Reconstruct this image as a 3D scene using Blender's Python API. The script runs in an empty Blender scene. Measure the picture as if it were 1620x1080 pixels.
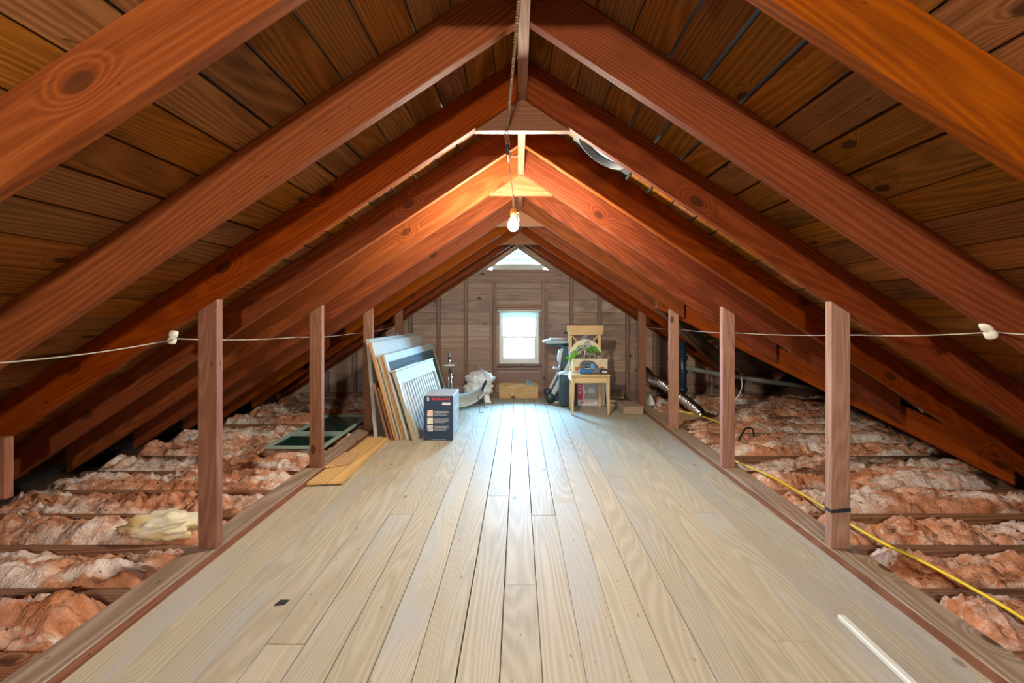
import bpy, bmesh, math, random
from mathutils import Vector, Matrix, noise

random.seed(7)
scene = bpy.context.scene
COL = scene.collection
PI = math.pi

# ------------------------------------------------------------------ camera
# the image is 1620 x 1080; vanishing point at (820, 500); focal length 720 px
CAM_Z = 1.19
cam_data = bpy.data.cameras.new('camera')
cam = bpy.data.objects.new('camera', cam_data)
COL.objects.link(cam)
cam.location = (0, 0, CAM_Z)
cam.rotation_euler = (PI / 2, 0, 0)
cam_data.sensor_fit = 'HORIZONTAL'
cam_data.sensor_width = 36
cam_data.lens = 720 / 1620 * 36
cam_data.shift_x = -10 / 1620
cam_data.shift_y = -40 / 1620
cam_data.clip_start = 0.02
scene.camera = cam

# ------------------------------------------------------------------ sky, exposure
world = bpy.data.worlds.new('overcast_sky')
scene.world = world
world.use_nodes = True
WN = world.node_tree.nodes
WN['Background'].inputs['Color'].default_value = (0.29, 0.62, 1.0, 1)
WN['Background'].inputs['Strength'].default_value = 320.0
scene.view_settings.view_transform = 'Standard'
scene.view_settings.look = 'None'
scene.view_settings.gamma = 1.0
scene.view_settings.exposure = -0.17
scene.view_settings.use_curve_mapping = False
scene.cycles.max_bounces = 6
scene.cycles.diffuse_bounces = 4
scene.cycles.glossy_bounces = 3
scene.cycles.transparent_max_bounces = 12
scene.cycles.sample_clamp_indirect = 8.0
scene.cycles.use_denoising = True
scene.cycles.use_adaptive_sampling = True
scene.cycles.adaptive_threshold = 0.03
scene.cycles.adaptive_min_samples = 16

BULB_EMIT = 3300.0         # bare bulb in view
BULB2_EMIT = 3000.0        # bare bulb behind the camera

# sky portals at the window and the vent (they only guide sampling of the sky)
def portal(loc, sx, sy):
    l = bpy.data.lights.new('sky_portal', 'AREA')
    l.shape = 'RECTANGLE'; l.size = sx; l.size_y = sy
    l.cycles.is_portal = True
    o = bpy.data.objects.new('sky_portal', l)
    COL.objects.link(o)
    o.location = loc
    o.rotation_euler = (-PI / 2, 0, 0)     # faces the room (-Y)
    return o
portal((0.01, 6.99, 0.88), 0.66, 0.90)
portal((0.0, 6.99, 2.03), 1.05, 0.45)

# ------------------------------------------------------------------ geometry constants
SL = 0.66                      # roof slope (rise / run)
ANG = math.atan(SL)
XR = 0.02                      # ridge x
ZLOW = 2.274                   # rafter underside at the ridge
RAFT_V = 0.205                 # vertical depth of a rafter
ZROOF = ZLOW + RAFT_V          # board underside at the ridge
YB, YF = 6.85, -2.5            # gable wall in view, gable wall behind the camera
EAVE = 3.46
WX0, WY0 = 1.5, 4.95           # head of the side wing's valleys
WX1 = 5.5
def zlow(x): return ZLOW - SL * abs(x - XR)
def zroof(x): return ZROOF - SL * abs(x - XR)
WR = zroof(WX0)                # board underside at the wing's ridge
def zwing(y): return WR - SL * abs(y - WY0)

FX = Matrix.Identity(4)
FY = Matrix.Rotation(PI / 2, 4, 'Z')                 # local x -> world y
FZ = Matrix.Rotation(-PI / 2, 4, 'Y')                # local x -> world z
def at(frame, p):
    m = frame.copy(); m.translation = Vector(p); return m

# ------------------------------------------------------------------ material helpers
class Nodes:
    def __init__(self, name):
        self.m = bpy.data.materials.new(name)
        self.m.use_nodes = True
        self.t = self.m.node_tree
        self.b = self.t.nodes['Principled BSDF']
        self.out = self.t.nodes['Material Output']
    def n(self, typ, **kw):
        x = self.t.nodes.new(typ)
        for k, v in kw.items():
            setattr(x, k, v)
        return x
    def l(self, a, b): self.t.links.new(a, b)
    def val(self, node, i, v):
        if hasattr(v, 'is_output') or isinstance(v, bpy.types.NodeSocket): self.l(v, node.inputs[i])
        else: node.inputs[i].default_value = v
    def math(self, op, a, b=0.0, c=0.0, clamp=False):
        x = self.n('ShaderNodeMath', operation=op, use_clamp=clamp)
        self.val(x, 0, a); self.val(x, 1, b); self.val(x, 2, c)
        return x.outputs[0]
    def vmath(self, op, a, b=(0, 0, 0)):
        x = self.n('ShaderNodeVectorMath', operation=op)
        self.val(x, 0, a); self.val(x, 1, b)
        return x.outputs[0]
    def mix(self, f, a, b, blend='MIX'):
        x = self.n('ShaderNodeMix', data_type='RGBA', blend_type=blend)
        x.clamp_factor = True
        self.val(x, 0, f); self.val(x, 6, a); self.val(x, 7, b)
        return x.outputs[2]
    def noise(self, vec, scale, detail=3.0, rough=0.55, dist=0.0):
        x = self.n('ShaderNodeTexNoise')
        if getattr(self, 'two_d', False): x.noise_dimensions = '2D'
        self.l(vec, x.inputs['Vector'])
        x.inputs['Scale'].default_value = scale
        x.inputs['Detail'].default_value = detail
        x.inputs['Roughness'].default_value = rough
        x.inputs['Distortion'].default_value = dist
        return x.outputs[0]
    def ramp(self, f, stops):
        x = self.n('ShaderNodeValToRGB')
        e = x.color_ramp.elements
        while len(e) < len(stops): e.new(0.5)
        for i, (p, c) in enumerate(stops):
            e[i].position = p
            e[i].color = c if len(c) == 4 else (*c, 1)
        self.l(f, x.inputs[0])
        return x.outputs[0]
    def maprange(self, v, a, b, c=0.0, d=1.0):
        x = self.n('ShaderNodeMapRange', interpolation_type='SMOOTHSTEP')
        self.l(v, x.inputs[0])
        for i, q in zip((1, 2, 3, 4), (a, b, c, d)): x.inputs[i].default_value = q
        return x.outputs[0]
    def coords(self):
        tc = self.n('ShaderNodeTexCoord')
        info = self.n('ShaderNodeObjectInfo')
        r = info.outputs['Random']
        off = self.n('ShaderNodeCombineXYZ')
        self.l(self.math('MULTIPLY', r, 71.3), off.inputs[0])
        self.l(self.math('MULTIPLY', r, 37.7), off.inputs[1])
        self.l(self.math('MULTIPLY', r, 53.9), off.inputs[2])
        return self.vmath('ADD', tc.outputs['Object'], off.outputs[0]), r
    def bump(self, h, strength, dist=0.01):
        x = self.n('ShaderNodeBump')
        x.inputs['Strength'].default_value = strength
        x.inputs['Distance'].default_value = dist
        self.l(h, x.inputs['Height'])
        self.l(x.outputs[0], self.b.inputs['Normal'])

def c4(c): return (c[0], c[1], c[2], 1.0)

def wood(name, dark, mid, light, rough=0.6, var=0.25, lines=34.0, cross=3.2, knots=True, knot_col=(0.06, 0.025, 0.012),
         stain=0.35, stain_col=(0.16, 0.09, 0.05), gain=0.55, bump=0.25, spec=0.35, alt=None, alt_amt=0.0, knot_scale=2.2, knot_size=0.055, knot_share=0.6):
    """boards whose grain runs along local x"""
    k = Nodes(name)
    v3, r = k.coords()
    sep = k.n('ShaderNodeSeparateXYZ'); k.l(v3, sep.inputs[0])
    cmb = k.n('ShaderNodeCombineXYZ')
    w = k.math('ADD', sep.outputs[1], sep.outputs[2])
    k.l(sep.outputs[0], cmb.inputs[0]); k.l(w, cmb.inputs[1])
    v = cmb.outputs[0]
    k.two_d = True
    vg = k.vmath('MULTIPLY', v, (0.09, 1.0, 1.0))
    base = k.noise(vg, cross, 1.0, 0.4)
    straight = k.math('MULTIPLY_ADD', k.math('FRACT', k.math('MULTIPLY', r, 3.77)), 1.0, 0.15)
    phase = k.math('ADD', k.math('MULTIPLY', base, lines), k.math('MULTIPLY', w, k.math('MULTIPLY', straight, 110.0)))
    kn = None
    if knots:
        vo = k.n('ShaderNodeTexVoronoi', feature='F1', voronoi_dimensions='2D')
        k.l(k.vmath('MULTIPLY', v, (0.55, 1.0, 1.0)), vo.inputs['Vector'])
        vo.inputs['Scale'].default_value = knot_scale
        d = vo.outputs['Distance']
        fall = k.maprange(d, 0.16, 0.01, 0.0, 1.0)
        kn = k.maprange(d, knot_size, knot_size * 0.55, 0.0, 1.0)
        pick = k.n('ShaderNodeSeparateColor'); k.l(vo.outputs['Color'], pick.inputs[0])
        on = k.math('GREATER_THAN', pick.outputs[0], 1.0 - knot_share)
        fall = k.math('MULTIPLY', fall, on); kn = k.math('MULTIPLY', kn, on)
        phase = k.math('ADD', phase, k.math('MULTIPLY', fall, 7.0))
    s = k.math('MULTIPLY_ADD', k.math('SINE', k.math('MULTIPLY', phase, 3.0)), 0.5, 0.5)
    s = k.math('POWER', s, 1.6)
    fib = k.noise(k.vmath('MULTIPLY', v, (0.9, 34.0, 34.0)), 4.0, 2.0, 0.6)
    g = k.math('ADD', k.math('MULTIPLY', s, gain), k.math('MULTIPLY', fib, 1.0 - gain), clamp=True)
    col = k.ramp(g, [(0.12, dark), (0.5, mid), (0.88, light)])
    if alt is not None:
        a = k.noise(k.vmath('MULTIPLY', v, (0.35, 1.6, 1.6)), 2.3, 3.0, 0.6)
        aa = k.math('MULTIPLY', k.maprange(a, 0.42, 0.66), k.math('MULTIPLY', k.maprange(k.math('FRACT', k.math('MULTIPLY', r, 7.31)), 0.25, 1.0), alt_amt))
        col = k.mix(aa, col, c4(alt))
    st = k.noise(k.vmath('MULTIPLY', v, (0.45, 1.0, 1.0)), 3.1, 4.0, 0.62)
    col = k.mix(k.maprange(st, 0.52, 0.78, 0.0, stain), col, c4(stain_col))
    sp = k.noise(k.vmath('MULTIPLY', v, (0.45, 1.0, 1.0)), 40.0, 1.0, 0.5)
    col = k.mix(k.maprange(sp, 0.80, 0.84, 0.0, 0.7), col, c4(knot_col))
    if kn is not None:
        col = k.mix(k.math('MULTIPLY', kn, 0.85), col, c4(knot_col))
    hs = k.n('ShaderNodeHueSaturation')
    k.l(k.math('MULTIPLY_ADD', k.math('FRACT', k.math('MULTIPLY', r, 13.7)), var, 1.0 - var / 2), hs.inputs['Value'])
    k.l(k.math('MULTIPLY_ADD', k.math('FRACT', k.math('MULTIPLY', r, 5.3)), 0.012, 0.494), hs.inputs['Hue'])
    k.l(k.math('MULTIPLY_ADD', k.math('FRACT', k.math('MULTIPLY', r, 29.1)), 0.16, 0.92), hs.inputs['Saturation'])
    k.l(col, hs.inputs['Color'])
    k.l(hs.outputs[0], k.b.inputs['Base Color'])
    k.b.inputs['Roughness'].default_value = rough
    k.b.inputs['Specular IOR Level'].default_value = spec
    k.bump(g, bump, 0.004)
    return k.m

def plain(name, col, rough=0.5, metal=0.0, var=0.06, scale=14.0, spec=0.5, bump=0.0, col2=None, amt=0.5):
    k = Nodes(name)
    v, r = k.coords()
    nz = k.noise(v, scale, 4.0, 0.6)
    c2 = col2 or tuple(max(0.0, x * (1 - 3 * var)) for x in col)
    k.l(k.mix(k.maprange(nz, 0.35, 0.75, 0.0, amt), c4(col), c4(c2)), k.b.inputs['Base Color'])
    k.b.inputs['Roughness'].default_value = rough
    k.b.inputs['Metallic'].default_value = metal
    k.b.inputs['Specular IOR Level'].default_value = spec
    if bump: k.bump(nz, bump, 0.01)
    return k.m

def emitter(name, col, strength):
    k = Nodes(name)
    k.b.inputs['Base Color'].default_value = c4(col)
    k.b.inputs['Emission Color'].default_value = c4(col)
    k.b.inputs['Emission Strength'].default_value = strength
    return k.m

MAT = {}
MAT['rafter'] = wood('rafter_wood', (0.110, 0.0195, 0.0028), (0.180, 0.036, 0.0052), (0.235, 0.055, 0.0092), rough=0.65, var=0.22, stain=0.45,
                     stain_col=(0.08, 0.022, 0.007), lines=40, cross=4.0, gain=0.34, bump=0.25, spec=0.08, knot_col=(0.055, 0.014, 0.004), knot_size=0.065, knot_share=0.5)
MAT['roof'] = wood('roof_board_wood', (0.115, 0.038, 0.009), (0.215, 0.080, 0.019), (0.295, 0.118, 0.031), rough=0.7, var=0.5, stain=0.7,
                   stain_col=(0.045, 0.018, 0.008), lines=40, cross=3.6, gain=0.34, knot_scale=3.2, knot_size=0.07, spec=0.08, knot_col=(0.04, 0.014, 0.005))
MAT['post'] = wood('post_wood', (0.16, 0.068, 0.040), (0.235, 0.108, 0.066), (0.31, 0.155, 0.100), rough=0.65, var=0.2, stain=0.3, lines=36, cross=5.0, gain=0.3, spec=0.12)
MAT['post_pale'] = wood('pale_post_wood', (0.24, 0.125, 0.085), (0.36, 0.20, 0.145), (0.45, 0.27, 0.20), rough=0.65, var=0.12, stain=0.3, lines=36, cross=5.0, gain=0.3, spec=0.12)
MAT['collar'] = wood('collar_wood', (0.13, 0.046, 0.018), (0.21, 0.080, 0.033), (0.27, 0.112, 0.050), rough=0.6, var=0.2, lines=20, cross=4, gain=0.35)
MAT['floor'] = wood('floor_wood', (0.385, 0.345, 0.25), (0.465, 0.43, 0.33), (0.53, 0.50, 0.395), rough=0.55, var=0.14, lines=44, cross=4.2,
                    gain=0.42, stain=0.5, stain_col=(0.36, 0.33, 0.27), knot_col=(0.22, 0.19, 0.15), alt=(0.42, 0.44, 0.44), alt_amt=0.9, bump=0.10, spec=0.16, knot_scale=3.0, knot_size=0.05, knot_share=0.22)
MAT['plate'] = wood('plate_wood', (0.24, 0.16, 0.11), (0.36, 0.27, 0.20), (0.44, 0.34, 0.26), rough=0.7, var=0.12, stain=0.5,
                    stain_col=(0.30, 0.15, 0.08), lines=20, cross=4)
MAT['gable'] = wood('gable_board_wood', (0.25, 0.16, 0.125), (0.36, 0.245, 0.195), (0.45, 0.325, 0.265), rough=0.7, var=0.4, stain=0.5,
                    stain_col=(0.10, 0.055, 0.038), lines=26, cross=3.5, gain=0.35)
MAT['stud'] = wood('stud_wood', (0.17, 0.10, 0.075), (0.25, 0.15, 0.115), (0.32, 0.20, 0.155), rough=0.7, var=0.25, lines=24, cross=5, gain=0.3)
MAT['joist'] = wood('joist_wood', (0.17, 0.075, 0.040), (0.27, 0.135, 0.075), (0.37, 0.21, 0.125), rough=0.75, var=0.3, stain=0.5, lines=20, cross=4)
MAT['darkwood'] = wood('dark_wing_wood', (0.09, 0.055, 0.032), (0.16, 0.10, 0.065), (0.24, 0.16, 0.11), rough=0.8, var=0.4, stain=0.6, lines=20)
MAT['ply'] = wood('fresh_plywood', (0.56, 0.34, 0.13), (0.68, 0.44, 0.19), (0.76, 0.52, 0.25), rough=0.55, var=0.08, stain=0.12, lines=30, cross=3, knots=False)
MAT['pine'] = wood('pale_pine', (0.50, 0.33, 0.16), (0.66, 0.47, 0.25), (0.75, 0.57, 0.34), rough=0.5, var=0.08, stain=0.15, lines=22, cross=6, knots=False)
MAT['crate'] = wood('crate_pine', (0.44, 0.27, 0.12), (0.62, 0.42, 0.21), (0.72, 0.53, 0.30), rough=0.6, var=0.1, stain=0.75, stain_col=(0.26, 0.12, 0.06),
                    lines=26, cross=5)
MAT['doorwood'] = wood('door_edge_wood', (0.34, 0.16, 0.06), (0.48, 0.25, 0.11), (0.58, 0.34, 0.17), rough=0.55, lines=18, knots=False)
MAT['lumber'] = wood('grey_lumber', (0.26, 0.20, 0.15), (0.38, 0.30, 0.23), (0.48, 0.39, 0.30), rough=0.8, var=0.3, stain=0.4, lines=20, knots=False)

MAT['underlay'] = plain('roof_underlay', (0.10, 0.15, 0.22), 0.35, var=0.15)
MAT['slab'] = plain('plaster_slab', (0.10, 0.055, 0.035), 0.9, var=0.2)
MAT['siding'] = plain('outer_siding', (0.10, 0.07, 0.05), 0.9)
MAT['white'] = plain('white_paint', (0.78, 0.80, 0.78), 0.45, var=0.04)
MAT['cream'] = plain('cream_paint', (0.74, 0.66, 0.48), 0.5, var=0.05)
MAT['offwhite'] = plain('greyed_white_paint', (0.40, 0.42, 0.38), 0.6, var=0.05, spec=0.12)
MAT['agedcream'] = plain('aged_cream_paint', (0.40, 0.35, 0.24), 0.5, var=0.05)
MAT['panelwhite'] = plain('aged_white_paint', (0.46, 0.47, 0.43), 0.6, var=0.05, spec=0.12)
MAT['black'] = plain('black_plastic', (0.020, 0.022, 0.026), 0.4, var=0.05)
MAT['matteblack'] = plain('matte_black', (0.012, 0.012, 0.014), 0.7, var=0.05)
MAT['chrome'] = plain('chrome_metal', (0.72, 0.72, 0.72), 0.18, metal=1.0)
MAT['brass'] = plain('brass_metal', (0.62, 0.46, 0.20), 0.3, metal=1.0)
MAT['foil'] = plain('foil_duct', (0.78, 0.79, 0.80), 0.22, metal=1.0, scale=60, bump=0.3)
MAT['ceramic'] = plain('white_ceramic', (0.72, 0.68, 0.58), 0.3, var=0.06)
MAT['wire'] = plain('old_cloth_wire', (0.42, 0.37, 0.30), 0.7)
MAT['cord'] = plain('twisted_cloth_cord', (0.24, 0.15, 0.07), 0.7, scale=200)
MAT['yellow'] = plain('yellow_cable', (0.80, 0.58, 0.02), 0.4)
MAT['whitecable'] = plain('white_cable', (0.75, 0.75, 0.70), 0.4)
MAT['mesh'] = plain('screen_mesh', (0.085, 0.11, 0.115), 0.8, scale=6, var=0.05, spec=0.05)
MAT['glasspane'] = plain('dark_green_glass', (0.012, 0.045, 0.042), 0.08, var=0.1, spec=0.6)
MAT['greenframe'] = plain('green_grey_frame', (0.30, 0.42, 0.36), 0.45)
MAT['navy'] = plain('navy_print', (0.012, 0.035, 0.085), 0.45, var=0.05)
MAT['carton'] = plain('grey_carton', (0.42, 0.42, 0.38), 0.6, var=0.04)
MAT['red'] = plain('red_print', (0.75, 0.03, 0.05), 0.5)
MAT['print'] = plain('white_print', (0.70, 0.72, 0.72), 0.5)
MAT['greyprint'] = plain('grey_print', (0.34, 0.40, 0.46), 0.5)
MAT['paleblue'] = plain('pale_blue_print', (0.45, 0.60, 0.66), 0.5)
MAT['photo_food'] = plain('photo_print_warm', (0.75, 0.66, 0.58), 0.5, scale=55, col2=(0.42, 0.13, 0.06), amt=1.0)
MAT['photo_green'] = plain('photo_print_green', (0.74, 0.76, 0.70), 0.5, scale=40, col2=(0.50, 0.52, 0.20), amt=0.7)
MAT['photo_dark'] = plain('photo_print_dark', (0.70, 0.71, 0.72), 0.5, scale=45, col2=(0.06, 0.07, 0.10), amt=1.0)
MAT['magenta'] = plain('magenta_print', (0.62, 0.03, 0.12), 0.5)
MAT['lilac'] = plain('lilac_print', (0.42, 0.42, 0.70), 0.5)
MAT['lime'] = plain('lime_print', (0.42, 0.55, 0.06), 0.5)
MAT['bluetool'] = plain('blue_tool_plastic', (0.03, 0.16, 0.42), 0.35)
MAT['bluelabel'] = plain('blue_label', (0.08, 0.35, 0.75), 0.4)
MAT['tealgrey'] = plain('dark_teal_plastic', (0.022, 0.055, 0.075), 0.4)
MAT['machine'] = plain('light_grey_plastic', (0.50, 0.56, 0.60), 0.35)
MAT['taupe'] = plain('taupe_paint', (0.36, 0.29, 0.24), 0.6)
MAT['terracotta'] = plain('terracotta_print', (0.42, 0.17, 0.07), 0.6)
MAT['leaf'] = plain('green_leaf', (0.09, 0.34, 0.035), 0.5, scale=30, col2=(0.28, 0.52, 0.10), amt=0.9)
MAT['bluegrey'] = plain('bluegrey_pad', (0.16, 0.24, 0.30), 0.7)
MAT['pad'] = plain('pale_leather', (0.55, 0.55, 0.47), 0.5)
MAT['ink'] = plain('burnt_ink', (0.10, 0.065, 0.035), 0.8)
MAT['rubber'] = plain('black_rubber', (0.015, 0.02, 0.025), 0.55)
MAT['pvc'] = plain('grey_pipe', (0.20, 0.21, 0.19), 0.5)
MAT['stack'] = plain('blue_black_pipe', (0.015, 0.03, 0.05), 0.3)
MAT['foam'] = plain('yellowed_foam', (0.78, 0.74, 0.58), 0.85, scale=9, col2=(0.58, 0.36, 0.06), amt=0.9, bump=0.6)

def mat_checker():
    k = Nodes('checked_ribbon')
    tc = k.n('ShaderNodeTexCoord')
    ch = k.n('ShaderNodeTexChecker')
    k.l(tc.outputs['Object'], ch.inputs['Vector'])
    ch.inputs['Color1'].default_value = (0.02, 0.02, 0.02, 1)
    ch.inputs['Color2'].default_value = (0.75, 0.75, 0.75, 1)
    ch.inputs['Scale'].default_value = 75
    k.l(ch.outputs[0], k.b.inputs['Base Color'])
    return k.m
MAT['checker'] = mat_checker()

def mat_insulation():
    k = Nodes('pink_fibreglass')
    v, r = k.coords()
    vs = k.vmath('MULTIPLY', v, (0.45, 1.6, 1.0))
    n1 = k.noise(vs, 6.0, 6.0, 0.66, 0.8)
    n2 = k.noise(k.vmath('ADD', vs, (9.1, 3.3, 0.0)), 3.6, 6.0, 0.68, 0.5)
    fine = k.noise(v, 60.0, 3.0, 0.65)
    col = k.ramp(n1, [(0.30, (0.28, 0.10, 0.045)), (0.42, (0.54, 0.23, 0.115)), (0.55, (0.70, 0.36, 0.23)), (0.68, (0.80, 0.56, 0.45))])
    col = k.mix(k.maprange(n2, 0.47, 0.60, 0.0, 0.9), col, (0.86, 0.78, 0.73, 1))
    dirt = k.noise(k.vmath('MULTIPLY', v, (0.7, 1.0, 1.0)), 2.1, 4.0, 0.6)
    col = k.mix(k.maprange(dirt, 0.60, 0.78, 0.0, 0.75), col, (0.19, 0.12, 0.08, 1))
    col = k.mix(k.maprange(fine, 0.40, 0.75, 0.0, 0.35), col, (0.36, 0.16, 0.08, 1))
    sp = k.noise(k.vmath('MULTIPLY', v, (0.6, 1.0, 1.0)), 34.0, 1.0, 0.5)
    patch = k.noise(v, 1.3, 2.0, 0.5)
    spm = k.math('MULTIPLY', k.maprange(sp, 0.70, 0.73), k.maprange(patch, 0.45, 0.6))
    col = k.mix(spm, col, (0.02, 0.018, 0.015, 1))
    k.l(col, k.b.inputs['Base Color'])
    k.b.inputs['Roughness'].default_value = 0.95
    k.b.inputs['Specular IOR Level'].default_value = 0.1
    mid_ = k.noise(k.vmath('MULTIPLY', v, (1.0, 0.8, 1.0)), 17.0, 4.0, 0.65, 0.8)
    k.bump(k.math('ADD', k.math('MULTIPLY', mid_, 1.6), k.math('MULTIPLY', fine, 0.6)), 0.6, 0.03)
    return k.m
MAT['insul'] = mat_insulation()

def mat_bag():
    k = Nodes('white_plastic_bag')
    v, r = k.coords()
    nz = k.noise(v, 7.0, 3.0, 0.6)
    k.l(k.mix(k.maprange(nz, 0.55, 0.75, 0.0, 0.5), (0.80, 0.83, 0.84, 1), (0.74, 0.70, 0.68, 1)), k.b.inputs['Base Color'])
    k.b.inputs['Roughness'].default_value = 0.32
    k.b.inputs['Subsurface Weight'].default_value = 0.2
    k.b.inputs['Subsurface Radius'].default_value = (0.03, 0.03, 0.03)
    return k.m
MAT['bag'] = mat_bag()

def mat_glass():
    k = Nodes('clear_window_glass')
    tr = k.n('ShaderNodeBsdfTransparent')
    gl = k.n('ShaderNodeBsdfGlossy'); gl.inputs['Roughness'].default_value = 0.03
    fr = k.n('ShaderNodeFresnel'); fr.inputs['IOR'].default_value = 1.45
    mx = k.n('ShaderNodeMixShader')
    k.l(fr.outputs[0], mx.inputs[0]); k.l(tr.outputs[0], mx.inputs[1]); k.l(gl.outputs[0], mx.inputs[2])
    k.l(mx.outputs[0], k.out.inputs['Surface'])
    return k.m
MAT['glass'] = mat_glass()

def mat_blind():
    k = Nodes('white_blind_fabric')
    df = k.n('ShaderNodeBsdfDiffuse'); df.inputs[0].default_value = (0.8, 0.84, 0.84, 1)
    tl = k.n('ShaderNodeBsdfTranslucent'); tl.inputs[0].default_value = (0.8, 0.86, 0.88, 1)
    mx = k.n('ShaderNodeMixShader'); mx.inputs[0].default_value = 0.5
    k.l(df.outputs[0], mx.inputs[1]); k.l(tl.outputs[0], mx.inputs[2])
    k.l(mx.outputs[0], k.out.inputs['Surface'])
    return k.m
MAT['blind'] = mat_blind()
MAT['bulb'] = emitter('lit_bulb_glass', (1.0, 0.92, 0.74), BULB_EMIT)
MAT['bulb2'] = emitter('lit_bulb_glass_warm', (1.0, 0.93, 0.80), BULB2_EMIT)

# ------------------------------------------------------------------ mesh helpers
class MB:
    """collects shapes in world (or given) coordinates; build() links them as one mesh object"""
    def __init__(self): self.bm = bmesh.new()
    def _merge(self, t, M=None, smooth=False):
        if M is not None: bmesh.ops.transform(t, matrix=M, verts=t.verts)
        for f in t.faces: f.smooth = smooth
        me = bpy.data.meshes.new('tmp'); t.to_mesh(me); t.free()
        self.bm.from_mesh(me); bpy.data.meshes.remove(me)
        return self
    def prism(self, pts, vec, bev=0.0, M=None):
        t = bmesh.new()
        vec = Vector(vec)
        a = [t.verts.new(p) for p in pts]
        b = [t.verts.new(Vector(p) + vec) for p in pts]
        n = len(pts)
        t.faces.new(a); t.faces.new(list(reversed(b)))
        for i in range(n):
            t.faces.new((a[(i + 1) % n], a[i], b[i], b[(i + 1) % n]))
        bmesh.ops.recalc_face_normals(t, faces=t.faces)
        if bev: bmesh.ops.bevel(t, geom=list(t.edges), offset=bev, segments=1, affect='EDGES', clamp_overlap=True)
        return self._merge(t, M)
    def box(self, x0, x1, y0, y1, z0, z1, bev=0.0, M=None):
        return self.prism([(x0, y0, z0), (x1, y0, z0), (x1, y0, z1), (x0, y0, z1)], (0, y1 - y0, 0), bev, M)
    def tube(self, path, r, n=8, M=None, caps=True):
        P = [Vector(p) for p in path]
        R = r if isinstance(r, (list, tuple)) else [r] * len(P)
        t = bmesh.new()
        rings = []
        up = None
        for i, p in enumerate(P):
            d = (P[min(i + 1, len(P) - 1)] - P[max(i - 1, 0)])
            d = d.normalized() if d.length > 1e-9 else Vector((0, 0, 1))
            if up is None:
                up = Vector((0, 0, 1)) if abs(d.z) < 0.9 else Vector((1, 0, 0))
            s = d.cross(up)
            if s.length < 1e-6: s = d.orthogonal()
            s.normalize(); up = s.cross(d).normalized()
            rings.append([t.verts.new(p + (s * math.cos(2 * PI * k / n) + up * math.sin(2 * PI * k / n)) * R[i]) for k in range(n)])
        for a, b in zip(rings, rings[1:]):
            for k in range(n): t.faces.new((a[k], a[(k + 1) % n], b[(k + 1) % n], b[k]))
        if caps:
            t.faces.new(list(reversed(rings[0]))); t.faces.new(rings[-1])
        bmesh.ops.recalc_face_normals(t, faces=t.faces)
        return self._merge(t, M, smooth=n > 5)
    def lathe(self, prof, n=20, M=None, smooth=True):
        t = bmesh.new()
        rings = [[t.verts.new((r * math.cos(2 * PI * k / n), r * math.sin(2 * PI * k / n), z)) for k in range(n)] for r, z in prof]
        for a, b in zip(rings, rings[1:]):
            for k in range(n): t.faces.new((a[k], a[(k + 1) % n], b[(k + 1) % n], b[k]))
        t.faces.new(list(reversed(rings[0]))); t.faces.new(rings[-1])
        bmesh.ops.remove_doubles(t, verts=t.verts, dist=1e-5)
        bmesh.ops.recalc_face_normals(t, faces=t.faces)
        return self._merge(t, M, smooth)
    def sphere(self, c, r, u=20, v=12, M=None, fn=None):
        t = bmesh.new()
        bmesh.ops.create_uvsphere(t, u_segments=u, v_segments=v, radius=1.0)
        rr = r if isinstance(r, (tuple, list)) else (r, r, r)
        for q in t.verts:
            d = q.co.copy()
            s = fn(d) if fn else 1.0
            q.co = Vector((c[0] + d.x * rr[0] * s, c[1] + d.y * rr[1] * s, c[2] + d.z * rr[2] * s))
        return self._merge(t, M, True)
    def grid(self, rows, smooth=True, M=None):
        t = bmesh.new()
        V = [[t.verts.new(p) for p in row] for row in rows]
        for a, b in zip(V, V[1:]):
            for i in range(len(a) - 1): t.faces.new((a[i], a[i + 1], b[i + 1], b[i]))
        return self._merge(t, M, smooth)
    def build(self, name, mat, parent=None, frame=None):
        frame = frame or FX
        bmesh.ops.transform(self.bm, matrix=frame.inverted(), verts=self.bm.verts)
        me = bpy.data.meshes.new(name)
        self.bm.to_mesh(me); self.bm.free()
        me.materials.append(MAT[mat] if isinstance(mat, str) else mat)
        o = bpy.data.objects.new(name, me)
        COL.objects.link(o)
        if parent is not None:
            o.parent = parent
            o.matrix_basis = WM[parent.name].inverted() @ frame
        else:
            o.matrix_basis = frame
        WM[o.name] = frame.copy()
        return o
WM = {}

def tag(o, label, cat, group=None, kind=None):
    o['label'] = label
    o['category'] = cat
    if group: o['group'] = group
    if kind: o['kind'] = kind
    return o
def thing(name, loc, label, cat, group=None, frame=None):
    o = bpy.data.objects.new(name, None)
    COL.objects.link(o)
    m = (frame or FX).copy()
    m.translation = Vector(loc)
    o.matrix_basis = m
    o.empty_display_size = 0.05
    WM[o.name] = m
    return tag(o, label, cat, group)
def structure(o): o['kind'] = 'structure'; return o

def lettering(name, s, size, mat, parent, M, extrude=0.0006, bold=0.0, align='LEFT', sx=1.0):
    """flat letters: local x along the line, y up, z out of the face; M is a world matrix"""
    cu = bpy.data.curves.new(name, 'FONT')
    cu.body = s; cu.size = size; cu.extrude = extrude; cu.offset = bold; cu.align_x = align
    cu.resolution_u = 3
    tmp = bpy.data.objects.new(name + '_curve', cu)
    COL.objects.link(tmp)
    dg = bpy.context.evaluated_depsgraph_get()
    me = bpy.data.meshes.new_from_object(tmp.evaluated_get(dg))
    bpy.data.objects.remove(tmp); bpy.data.curves.remove(cu)
    me.materials.clear(); me.materials.append(MAT[mat])
    me.transform(Matrix.Diagonal((sx, 1, 1, 1)))
    o = bpy.data.objects.new(name, me)
    COL.objects.link(o)
    o.parent = parent
    o.matrix_basis = WM[parent.name].inverted() @ M
    WM[o.name] = M.copy()
    return o
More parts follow.
